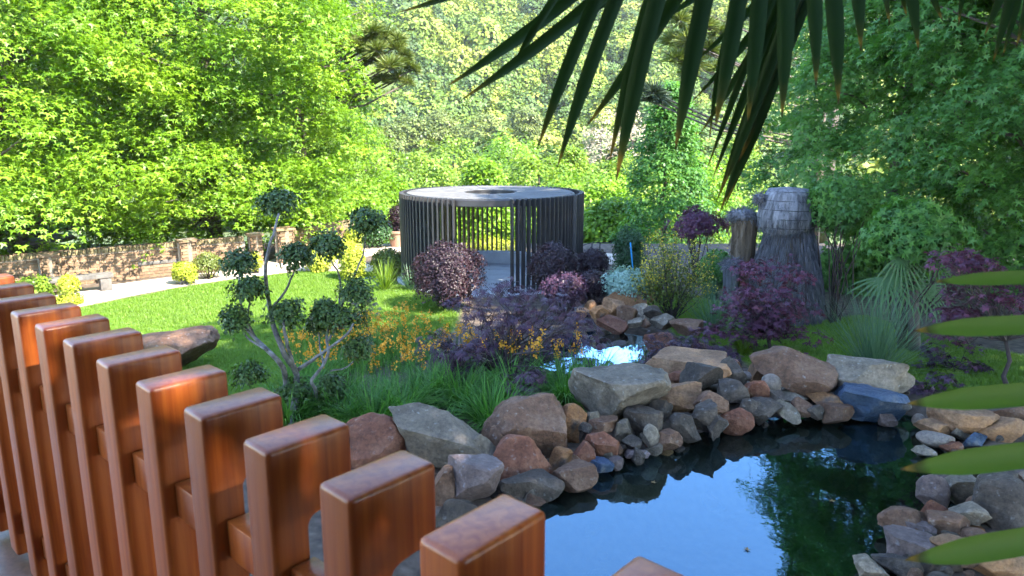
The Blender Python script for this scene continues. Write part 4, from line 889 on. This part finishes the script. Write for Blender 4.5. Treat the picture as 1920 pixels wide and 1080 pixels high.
# ------------------------------------------------------------------ grasses and orange flowers
GB = 'orange flowering clumps left of the lace maple'; GG = 'dark green strap grass clumps on the left bank'
BL = [(600, 705), (640, 690), (680, 700), (715, 685), (755, 695), (790, 680), (660, 735), (720, 740), (770, 745), (830, 715), (620, 665), (690, 660), (745, 655), (560, 720), (880, 720), (940, 725), (1000, 730), (1060, 720), (860, 690), (590, 745)]
wordx = ['leftmost', 'second', 'third', 'fourth', 'fifth', 'sixth', 'seventh', 'eighth', 'ninth', 'tenth', 'eleventh', 'twelfth', 'thirteenth', 'fourteenth', 'fifteenth', 'sixteenth', 'seventeenth', 'eighteenth', 'nineteenth', 'rightmost']
rk = sorted(range(len(BL)), key=lambda i: BL[i][0])
for i, (px, py) in enumerate(BL):
    p = atg(px, py); r = np.random.default_rng(600 + i)
    w = wordx[rk.index(i)]; lab = f'orange flowered grassy clump, {w} from the left in the flower bed' if w not in ('leftmost', 'rightmost') else f'{w} orange flowered grassy clump in the flower bed'
    e = grass_clump('bulbine_clump', p, .55, .22, 150, M['grass_dark'], lab, 'flower', GB, .011, .35, .9)
    b = MB(); FP = []
    for j in range(15 if px < 800 else 11):
        a = r.uniform(0, 6.28); q = p + np.array((math.cos(a) * .16, math.sin(a) * .16, 0)); h = r.uniform(.55, .95); t = q + np.array((r.normal(0, .12), r.normal(0, .12), h))
        b.tube(wavy(q, t, 3, .02, r), [.005, .004, .004, .003], 3, False)
        for f in range(15): FP.append(t + np.array((r.normal(0, .022), r.normal(0, .022), r.uniform(-.12, .03))))
    b.build('flower_stem', M['grass_dark'].copy() if False else M['grass_dark'], e); FP = np.array(FP); n = len(FP)
    leaves('blossom', FP, r.normal(0, 1, (n, 3)), r.uniform(.028, .045, n), T_QUAD, M['petal'], e)
GC_ = [(640, 790, 'strap grass clump behind the reddish boulder and railing'), (700, 805, 'strap grass clump left of the largest grey boulder'), (755, 785, 'strap grass clump just above the largest grey boulder'), (925, 800, 'fountain like grass clump above the big brown boulder'), (865, 765, 'dark grass clump behind the fountain like one'), (960, 755, 'grass clump left of the hanging purple leaves'), (1060, 755, 'broad grass clump left of the big flat topped boulder'), (1110, 735, 'grass clump at the small pool edge'), (590, 775, 'grass clump at the foot of the cloud pruned tree'), (810, 755, 'grass clump in the shade below the lace maple'), (540, 800, 'grass clump hidden behind a railing post')]
for i, (px, py, lab) in enumerate(GC_):
    grass_clump('grass_clump', atg(px, py), .80, .20, 420, M['grass_dark'], lab, 'grass', GG, .019, .5, 1.25)
grass_clump('spiky_grass', atg(1640, 700), 1.75, .16, 460, M['grass_blue'], 'large spiky grass fountain behind the mauve brown boulder', w=.011, lean=.75, curv=.25)
grass_clump('spiky_grass', atg(1338, 628), 1.3, .14, 300, M['grass_blue'], 'spiky grass clump between the yellow bush and upright maple', w=.012, lean=.7, curv=.3)
for px, py, s_, lab in [(1395, 665, .5, 'lime green ferny clump left of the upright maple trunk'), (1428, 688, .32, 'small lime tuft at the rock edge'), (1470, 665, .35, 'lime tuft right of the upright maple trunk')]:
    grass_clump('lime_clump', atg(px, py), s_, .14, 260, M['grass_lime'], lab, 'grass', None, .016, .5, 1.2)
grass_clump('yucca', at(722, 545, 0), .95, .06, 110, M['grass_lime'], 'pale spiky yucca on the lawn left of the purple bush', 'plant', None, .03, .8, .15)
grass_clump('yucca', at(772, 545, 0), .8, .06, 110, M['grass_blue'], 'blue grey spiky plant at the pavilion foot', 'plant', None, .03, .8, .15)
grass_clump('spiky_grass', at(1330, 560, 0), 1.1, .14, 200, M['grass_blue'], 'thin bluish grass behind the spiky clump', w=.012, lean=.5, curv=.4)

# mown lawn: far more blades than anyone could count
tf = []
for i in range(4):
    n = 16; a = rng.random(n) * 6.28; P = np.stack([rng.normal(0, .04, n), rng.normal(0, .04, n), np.zeros(n)], 1)
    tf.append(piece(f'lawn_piece_{i}', blade_mesh('tuft', P, a, rng.uniform(0, .5, n), rng.uniform(.2, 1., n), rng.uniform(.04, .08, n), .007, 2), M['grass_lawn']))
n = 130000; x = rng.uniform(-12, 14, n); y = rng.uniform(7.5, 24, n)
k = (sdf(x, y, LAWN) > .02) | (sdf(x, y, RLAWN) > .02); x, y = x[k], y[k]; n = len(x); s = rng.uniform(.8, 1.4, n)
gn_scatter('lawn', np.stack([x, y, basin(x, y) - .005], 1), np.stack([np.zeros(n), np.zeros(n), rng.uniform(0, 6.28, n)], 1), np.stack([s, s, s], 1), tf, rng.integers(0, 4, n), 'short green mown lawn grass', 'grass')

# ------------------------------------------------------------------ cloud pruned trees
def cloud_tree(label, base, stems, pads, seed, bark):
    r = np.random.default_rng(seed); base = np.asarray(base, float); Y = base[1]; e = empty('cloud_pruned_tree', base, label, 'tree', 'cloud pruned trees in the flower bed'); b = MB()
    dz = lambda x, y: .25 * math.sin(x * .05 + y * .031 + seed)
    for pts, r0, r1 in stems:
        W = [aty(x, y, Y + dz(x, y)) for x, y in pts]; k = len(W); Z = []
        for i in range(k - 1):
            for j in range(3):
                t = j / 3; a, c, d_, f = W[max(i - 1, 0)], W[i], W[i + 1], W[min(i + 2, k - 1)]
                Z.append(.5 * (2 * c + (d_ - a) * t + (2 * a - 5 * c + 4 * d_ - f) * t * t + (3 * c - a - 3 * d_ + f) * t ** 3) + r.normal(0, .004, 3))
        Z.append(W[-1]); b.tube(Z, [r0 + (r1 - r0) * i / (len(Z) - 1) for i in range(len(Z))], 7)
    for x, y, w, h in pads:
        c = aty(x, y, Y + dz(x, y)); s = mpp(c); rx, rz = w * s / 2 * .92, h * s / 2 * .85; bot = c - np.array((0, 0, rz * 1.0))
        P, N, S, A, rnd, Q = crown_pads(c, rx, rz, 85, 15, .085, .045, seed=seed + x, droop=1.0, up=.8, lump=.6, face=.8, inner=.45)
        leaves('foliage_pad', P, N, S, T_QUAD, M['leaf_box'], e, A, rnd)
        for i in r.choice(len(Q), 12, False): b.tube(wavy(bot, Q[i], 2, .06, r), [.009, .006, .003], 4, False)
    b.build('trunk', M[bark], e)
cb = atg(547, 800)
cloud_tree('cloud pruned tree with dark trunk and many small leaf pads above the railing', cb,
 [([(547, 800), (545, 760), (537, 715), (531, 690), (515, 670), (484, 640), (462, 617), (445, 605)], .05, .02), ([(550, 770), (556, 730), (556, 700), (535, 665), (516, 620), (507, 580), (498, 530), (500, 485), (512, 440), (523, 400)], .05, .014),
  ([(554, 700), (540, 650), (532, 610), (533, 596)], .03, .014), ([(507, 580), (528, 556), (545, 525), (556, 496)], .02, .011), ([(558, 695), (585, 675), (615, 655), (650, 628), (662, 606)], .03, .012), ([(480, 636), (462, 600), (450, 560), (448, 512)], .022, .010), ([(462, 607), (467, 575), (468, 556)], .014, .008), ([(500, 655), (470, 638), (458, 625)], .02, .012)],
 [(521, 373, 72, 52), (556, 474, 60, 46), (447, 488, 68, 46), (467, 538, 56, 40), (439, 593, 46, 46), (535, 579, 58, 46), (637, 592, 90, 60), (554, 732, 64, 52), (610, 580, 50, 40), (467, 697, 52, 40)], 700, 'bark_pale')
cb = atg(593, 792)
cloud_tree('cloud pruned tree with pale grey stems leaning right over the orange flowers', cb,
 [([(590, 792), (597, 760), (590, 728), (585, 712), (606, 685), (615, 660), (612, 630), (622, 600)], .028, .016), ([(604, 790), (606, 765), (600, 740)], .016, .012), ([(615, 640), (632, 600), (637, 560), (637, 517), (622, 490), (617, 470)], .018, .010), ([(640, 575), (655, 540), (663, 520), (680, 478), (687, 440)], .017, .010), ([(620, 695), (650, 688), (672, 668)], .012, .009), ([(606, 680), (600, 650), (597, 620)], .014, .008)],
 [(615, 453, 62, 44), (686, 410, 72, 50), (667, 542, 62, 48), (672, 647, 56, 44), (619, 724, 60, 50), (596, 600, 40, 36)], 701, 'bark_pale')

# ------------------------------------------------------------------ straw sculpture
M['straw'] = surf('weathered_straw', [(.05, .05, .055), (.14, .137, .15), (.25, .245, .265)], 8, .95, .8, 40, stretch=(1, 1, .12), dist=.03, objrnd=.25)
M['straw_dark'] = surf('brown_straw', [(.05, .035, .022), (.12, .085, .055), (.19, .15, .11)], 9, .95, .8, 40, stretch=(1, 1, .12), dist=.03)
M['wire'] = surf('dark_wire', [(.02, .02, .025), (.03, .03, .035)], 3, .6, 0)
sb = at(1468, 592, .05); SY = sb[1]; s = mpp(sb); e = empty('straw_sculpture', sb, 'large weathered straw figure with barrel head bound by wire', 'sculpture')
def sp_(px, py): q = aty(px, py, SY); return q
def lump_fn(c):
    return lambda p: (p[0] + .05 * mnoise.noise(Vector(p) * 4), p[1] + .05 * mnoise.noise(Vector(p) * 6 + Vector((9, 0, 0))), p[2])
hb = [(1468, 590, 66), (1468, 555, 64), (1467, 520, 59), (1466, 485, 52), (1468, 455, 44), (1470, 438, 39), (1470, 428, 36)]
bp_ = [(w * s, sp_(x, y)[2] - sb[2]) for x, y, w in hb]
MB().lathe(bp_ + [(0, bp_[-1][1])], 40, sb, lump_fn(sb)).build('body', M['straw_dark'], e)
hd = [(1475, 436, 38), (1476, 424, 49), (1476, 404, 51), (1474, 384, 47), (1472, 364, 40), (1470, 354, 34), (1470, 350, 0)]
hx = sp_(1475, 400); hp = [(w * s, sp_(x, y)[2] - hx[2]) for x, y, w in hd]
head = MB().lathe(hp, 40, hx, lump_fn(hx)).build('head', M['straw'], e)
for i in range(5):                                      # binding wires of the head
    t = i / 4; y_ = 424 - 66 * t; w_ = np.interp(y_, [354, 364, 384, 404, 424, 436], [34, 40, 47, 51, 49, 38]) * s + .006; z_ = sp_(1475, y_)[2]
    MB().tube([(hx[0] + w_ * math.cos(R(a)), hx[1] + w_ * math.sin(R(a)), z_ + .006 * math.sin(a)) for a in range(0, 361, 12)], .006, 5, False).build('binding_wire', M['wire'], head)
def bundle_mesh(seed):
    r = np.random.default_rng(seed); P = np.stack([r.uniform(-.5, .5, 14), r.normal(0, .05, 14), np.zeros(14)], 1); b = MB()
    for q in P: b.tube([(q[0] * .8, .02 + q[1], .5), (q[0], -.09 + q[1], 0), (q[0] * 1.12 + r.normal(0, .05), -.16 + q[1], -.55 + r.normal(0, .08))], [.05, .06, .03], 3, False)
    return b.mesh('straw_bundle')
bms = [bundle_mesh(i) for i in range(4)]
for row in range(10):
    t = (row + .5) / 10; z_ = bp_[0][1] + (bp_[-1][1] - bp_[0][1]) * t; rr = np.interp(z_, [q[1] for q in bp_], [q[0] for q in bp_]) ; nn = 28
    for k in range(nn):
        a = 2 * math.pi * (k + .5 * (row % 2)) / nn
        o = link('straw_bundle', bms[(k * 7 + row) % 4], M['straw'], e); sc_ = 2 * math.pi * rr / nn
        o.location = (rr * math.cos(a), rr * math.sin(a), z_ + random.uniform(-.02, .02)); o.scale = (sc_ * 1.05, .30, .32); o.rotation_euler = (R(-8), 0, a + R(90) + random.uniform(-.1, .1))
r = np.random.default_rng(720)
n = 1500; a = r.random(n) * 6.283; zz = r.uniform(hp[0][1], hp[4][1], n); rr = np.interp(zz, [q[1] for q in hp[:6]], [q[0] for q in hp[:6]]) + .004
P = np.stack([hx[0] + rr * np.cos(a), hx[1] + rr * np.sin(a), hx[2] + zz], 1); nn_ = np.stack([np.cos(a), np.sin(a), np.zeros(n)], 1)
leaves('straw_strands', P, nn_ + r.normal(0, .25, (n, 3)), r.uniform(.08, .2, n), T_NEEDLE, M['straw'], e, np.array((0, 0, -1)) + r.normal(0, .12, (n, 3)))
def straw_tuft(parent, c, rx, rz, n, name, m='straw', hang=.6):
    u = nrm(r.normal(size=(n, 3))); P = np.asarray(c) + u * np.array((rx, rx, rz)) * r.uniform(.6, 1, (n, 1))
    leaves(name, P, np.cross(u, r.normal(size=(n, 3))), r.uniform(.10, .22, n), T_NEEDLE, M[m], parent, u * .8 + np.array((0, 0, -hang)) + r.normal(0, .4, (n, 3)))
ec = sp_(1424, 371); MB().lathe([(0, .10), (.10, .09), (.14, 0), (.10, -.1), (0, -.13)], 16, ec).build('ear', M['straw'], e); straw_tuft(e, ec, .14, .13, 260, 'ear_straw')
pb = at(1392, 560, 0); PY = SY + .6; pc = aty(1392, 480, PY); e2 = empty('straw_post', (pc[0], PY, 0), 'brown straw wrapped post with shaggy grey top', 'sculpture'); s2 = mpp(pc)
top = aty(1392, 405, PY)
MB().lathe([(.30, 0), (.29, .6), (.27, 1.2), (.30, top[2] - .1), (.26, top[2])], 24, (pc[0], PY, 0), lump_fn(0)).build('post', M['straw_dark'], e2)
n = 900; a = r.random(n) * 6.283; P = np.stack([pc[0] + .3 * np.cos(a), PY + .3 * np.sin(a), r.uniform(.1, top[2], n)], 1)
leaves('straw_strands', P, np.stack([np.cos(a), np.sin(a), np.zeros(n)], 1) + r.normal(0, .3, (n, 3)), r.uniform(.12, .3, n), T_NEEDLE, M['straw_dark'], e2, np.array((0, 0, -1)) + r.normal(0, .25, (n, 3)))
MB().lathe([(0, .17), (.22, .15), (.34, .03), (.32, -.08), (0, -.1)], 20, top).build('cap', M['straw'], e2); straw_tuft(e2, top + np.array((0, 0, .02)), .34, .16, 900, 'shaggy_top')
tc_ = aty(1372, 497, PY - .3); e3 = empty('straw_bundle_heap', (tc_[0], tc_[1], 0), 'pale straw bundle at the foot of the straw post', 'sculpture'); MB().lathe([(.12, -tc_[2]), (.2, -.2), (.22, 0), (.14, .12), (0, .16)], 16, tc_).build('core', M['straw'], e3); straw_tuft(e3, tc_, .24, .18, 500, 'straw')

# blue stake and black handrail
M['stake'] = surf('blue_painted_steel', [(.02, .22, .42), (.03, .28, .5)], 3, .5, 0)
p = at(1190, 540, 0); q = aty(1182, 455, p[1]); e = empty('garden_stake', p, 'thin blue stake leaning in front of the dark shrub', 'stake')
MB().tube([p, q], .022, 8).build('shaft', M['stake'], e); MB().tube([q + np.array((0, 0, -.16)), q + np.array((0, 0, -.13))], .03, 8).build('collar', M['straw'], e)
p0 = aty(1080, 487, 27.5); e = empty('handrail', (p0[0], 27.5, 0), 'thin black handrail beside the path right of the pavilion', 'railing')
xs_ = [1085, 1110, 1125, 1155]; tops = []
for x in xs_:
    t_ = aty(x, 455 if x > 1100 else 462, 27.5); tops.append(t_); MB().tube([(t_[0], 27.5, -.2), t_], .025, 6).build('post', M['wire'], e)
for dz_ in (0, -.35): MB().tube([t_ + np.array((0, 0, dz_)) for t_ in tops], .015, 6).build('rail', M['wire'], e)

# ------------------------------------------------------------------ small fan palm on the right
M['palm_small'] = leafmat('fan_palm_leaf', [(.05, .11, .04), (.09, .18, .065), (.13, .24, .10)], .3, .5)
def ribbon(b, pts, wid, sag=0, fold=.35, nrm_=(0, 0, 1)):
    """leaflet: a folded strip along pts"""
    pts = [Vector(p) for p in pts]; k = len(pts); base = len(b.v); nv = Vector(nrm_)
    for i, p in enumerate(pts):
        t = (pts[min(i + 1, k - 1)] - pts[max(i - 1, 0)]).normalized(); s_ = t.cross(nv).normalized(); u_ = s_.cross(t); w = wid[i] / 2
        b.v += [tuple(p - s_ * w + u_ * w * fold), tuple(p), tuple(p + s_ * w + u_ * w * fold)]
    for i in range(k - 1):
        for j in (0, 1): a = base + i * 3 + j; b.f.append((a, a + 1, a + 4, a + 3))
pb = atg(1715, 660); e = empty('fan_palm', pb, 'small fan palm with radiating leaves under the right trees', 'palm'); crown = aty(1712, 545, pb[1])
MB().tube([pb, crown], [.12, .09], 10).build('trunk', M['bark'], e)
for k, (hx_, hy_, ang0, rad, face_) in enumerate([(1688, 478, 200, 80, (.2, -1, .5)), (1660, 520, 220, 70, (-.3, -.8, .7)), (1750, 470, 330, 80, (.4, -.8, .6)), (1700, 530, 260, 72, (0, -1, .6)), (1740, 540, 300, 70, (.4, -.8, .6)), (1690, 455, 120, 60, (0, -.8, .8))]):
    hub = aty(hx_, hy_, pb[1] - .3 + .15 * k); fr = bpy.data.objects.new('frond', None); COL.objects.link(fr); fr.parent = e; fr.location = Vector(hub) - e.location
    MB().tube([crown, (crown + hub) / 2 + np.array((0, 0, .1)), hub], [.016, .013, .010], 6).build('petiole', M['palm_small'], fr)
    nv = Vector(face_).normalized(); t1 = nv.cross(Vector((0, 0, 1))).normalized(); t2 = t1.cross(nv); L = rad * mpp(hub)
    for j in range(22):
        a = R(ang0 - 130 + 260 * j / 21); d_ = t1 * math.cos(a) + t2 * math.sin(a); Lj = L * random.uniform(.85, 1.08); b = MB()
        ribbon(b, [Vector(hub) + d_ * Lj * t - Vector((0, 0, 1)) * (.22 * Lj * t * t * t) for t in (0, .25, .5, .75, .9, 1)], [.012, .040, .042, .032, .018, .003], nrm_=nv)
        b.build('leaflet', M['palm_small'], fr)

# ------------------------------------------------------------------ near palm whose blades hang into the view
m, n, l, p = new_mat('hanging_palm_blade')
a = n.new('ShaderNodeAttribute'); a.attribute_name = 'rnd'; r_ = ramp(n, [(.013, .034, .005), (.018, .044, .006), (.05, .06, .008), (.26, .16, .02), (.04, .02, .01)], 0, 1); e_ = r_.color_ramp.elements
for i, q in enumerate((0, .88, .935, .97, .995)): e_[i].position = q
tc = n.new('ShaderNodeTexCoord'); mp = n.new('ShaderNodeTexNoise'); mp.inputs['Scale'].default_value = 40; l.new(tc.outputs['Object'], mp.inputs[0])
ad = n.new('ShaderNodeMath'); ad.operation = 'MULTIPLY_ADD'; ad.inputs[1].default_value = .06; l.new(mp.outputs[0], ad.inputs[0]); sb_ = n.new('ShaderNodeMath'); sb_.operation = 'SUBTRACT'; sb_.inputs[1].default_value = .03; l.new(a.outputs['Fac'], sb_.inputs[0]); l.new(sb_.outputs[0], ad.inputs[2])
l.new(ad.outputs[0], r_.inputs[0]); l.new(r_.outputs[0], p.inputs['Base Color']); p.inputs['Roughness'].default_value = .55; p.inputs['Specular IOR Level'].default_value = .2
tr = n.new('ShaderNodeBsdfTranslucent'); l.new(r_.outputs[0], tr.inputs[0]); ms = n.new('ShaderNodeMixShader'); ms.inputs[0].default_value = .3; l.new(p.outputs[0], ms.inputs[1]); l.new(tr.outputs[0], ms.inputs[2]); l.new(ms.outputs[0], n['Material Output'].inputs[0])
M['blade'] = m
m = m.copy(); m.name = 'lit_palm_blade'; M['blade_lit'] = m; e_ = [q for q in m.node_tree.nodes if q.type == 'VALTORGB'][0].color_ramp.elements
e_[0].color = (.09, .17, .016, 1); e_[1].color = (.11, .20, .018, 1)  # lighter copy of the blade greens: light on the right blades painted in
PB = np.array((1.75, 1.35, .4)); palm = empty('near_palm', PB, 'near palm tree whose long blades hang into the top and right of the view', 'palm'); pcr = np.array((1.75, 1.35, 5.35))
MB().tube([PB - np.array((0, 0, .3)), (1.78, 1.38, 3), pcr], [.16, .13, .12], 14).build('trunk', M['bark'], palm)
def leaflet(fr, hub, mid, tip, wpx, Y0, Y1, fold=.6, facing=(0, -1, .15), tipk=1.0, mt='blade', tp0=.82, tpe=1.7):
    A = aty(*hub, Y0); B = aty(*tip, Y1); C = aty(*mid, (Y0 + Y1) / 2); K = 20; w = wpx * mpp(B) * (.84 if mt == 'blade' else 1.0); pts = []; wid = []
    for i in range(K + 1):
        t = i / K; pts.append(A * (1 - t) ** 2 + C * 2 * t * (1 - t) + B * t * t)
        wid.append(w * min(1, .3 + 1.5 * t) * (1 if t < tp0 else max(.05, 1 - ((t - tp0) / (1 - tp0)) ** tpe)))
    b = MB(); ribbon(b, pts, wid, fold=fold, nrm_=facing); org = parent_world(fr); me = b.mesh('leaflet', org)
    at2 = me.attributes.new('rnd', 'FLOAT', 'POINT'); ln = np.repeat(np.clip(1 - (1 - np.linspace(0, 1, K + 1)) * tipk * random.uniform(1.2, 2.2), 0, 1), 3); at2.data.foreach_set('value', ln.astype(np.float32))
    return link('leaflet', me, M[mt], fr)
def frond(hub, Y0, label=None):
    h = aty(*hub, Y0); fr = bpy.data.objects.new('frond', None); COL.objects.link(fr); fr.parent = palm; fr.location = Vector(h) - palm.location
    mid = (h + pcr) / 2 + np.array((0, 0, .12)); MB().tube([pcr, mid, h], [.02, .017, .013], 8).build('petiole', M['palm_small'], fr); return fr
def ext(tip, top, y):                                   # carry the line tip-top on to height y
    k = (y - tip[1]) / (top[1] - tip[1]); return (tip[0] + (top[0] - tip[0]) * k, y)
HB = (1480, -520); f1 = frond(HB, 1.6)
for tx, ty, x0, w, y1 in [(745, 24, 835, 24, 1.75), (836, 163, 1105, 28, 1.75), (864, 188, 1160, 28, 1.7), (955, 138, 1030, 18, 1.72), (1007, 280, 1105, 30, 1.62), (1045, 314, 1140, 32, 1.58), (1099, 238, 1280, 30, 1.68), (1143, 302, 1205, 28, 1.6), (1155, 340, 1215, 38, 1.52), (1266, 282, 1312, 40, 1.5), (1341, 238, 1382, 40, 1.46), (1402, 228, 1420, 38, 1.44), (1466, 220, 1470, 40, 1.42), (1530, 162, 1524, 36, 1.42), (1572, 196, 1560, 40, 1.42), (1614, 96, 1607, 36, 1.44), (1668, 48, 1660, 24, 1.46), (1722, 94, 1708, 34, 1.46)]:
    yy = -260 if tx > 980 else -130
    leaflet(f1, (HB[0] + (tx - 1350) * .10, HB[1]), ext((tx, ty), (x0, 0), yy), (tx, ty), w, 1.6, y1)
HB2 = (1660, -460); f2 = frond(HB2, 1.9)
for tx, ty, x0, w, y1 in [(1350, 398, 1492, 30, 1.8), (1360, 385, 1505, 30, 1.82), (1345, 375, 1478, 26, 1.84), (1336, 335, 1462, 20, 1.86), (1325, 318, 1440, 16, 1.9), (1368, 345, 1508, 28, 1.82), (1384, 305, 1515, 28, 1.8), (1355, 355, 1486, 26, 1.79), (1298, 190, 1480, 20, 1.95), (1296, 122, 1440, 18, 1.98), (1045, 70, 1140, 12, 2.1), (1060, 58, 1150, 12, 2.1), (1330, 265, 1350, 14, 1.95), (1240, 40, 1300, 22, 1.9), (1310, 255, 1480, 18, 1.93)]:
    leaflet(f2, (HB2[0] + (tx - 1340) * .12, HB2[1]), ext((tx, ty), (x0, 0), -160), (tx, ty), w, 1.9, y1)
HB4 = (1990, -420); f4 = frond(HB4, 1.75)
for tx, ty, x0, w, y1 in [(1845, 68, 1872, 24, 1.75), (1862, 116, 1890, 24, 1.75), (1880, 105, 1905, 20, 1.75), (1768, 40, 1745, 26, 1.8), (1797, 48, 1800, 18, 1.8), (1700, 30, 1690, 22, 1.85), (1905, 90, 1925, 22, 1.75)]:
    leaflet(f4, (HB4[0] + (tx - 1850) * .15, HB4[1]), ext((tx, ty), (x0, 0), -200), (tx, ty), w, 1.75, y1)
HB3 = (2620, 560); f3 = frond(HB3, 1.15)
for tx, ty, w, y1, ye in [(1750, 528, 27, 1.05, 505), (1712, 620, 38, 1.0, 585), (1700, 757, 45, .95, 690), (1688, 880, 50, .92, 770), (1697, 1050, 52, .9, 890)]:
    leaflet(f3, (HB3[0], ye), (2150, ty + (ye - ty) * .42 - 8), (tx, ty), w, 1.15, y1, fold=.45, facing=(0, -.9, .42), tipk=1.6, mt='blade_lit', tp0=.86, tpe=2.0)

# air
m, n, l, p = new_mat('haze_air'); n.remove(p); v = n.new('ShaderNodeVolumePrincipled'); v.inputs['Color'].default_value = (.97, .98, 1.0, 1); v.inputs['Density'].default_value = .00018; v.inputs['Anisotropy'].default_value = .1
l.new(v.outputs[0], n['Material Output'].inputs['Volume'])
me = MB().box((0, 160, 50), (900, 376, 156)).mesh('haze', smooth=False); hz = link('haze', me, m); tag(hz, 'thin pale haze of the valley air', 'haze', kind='stuff')
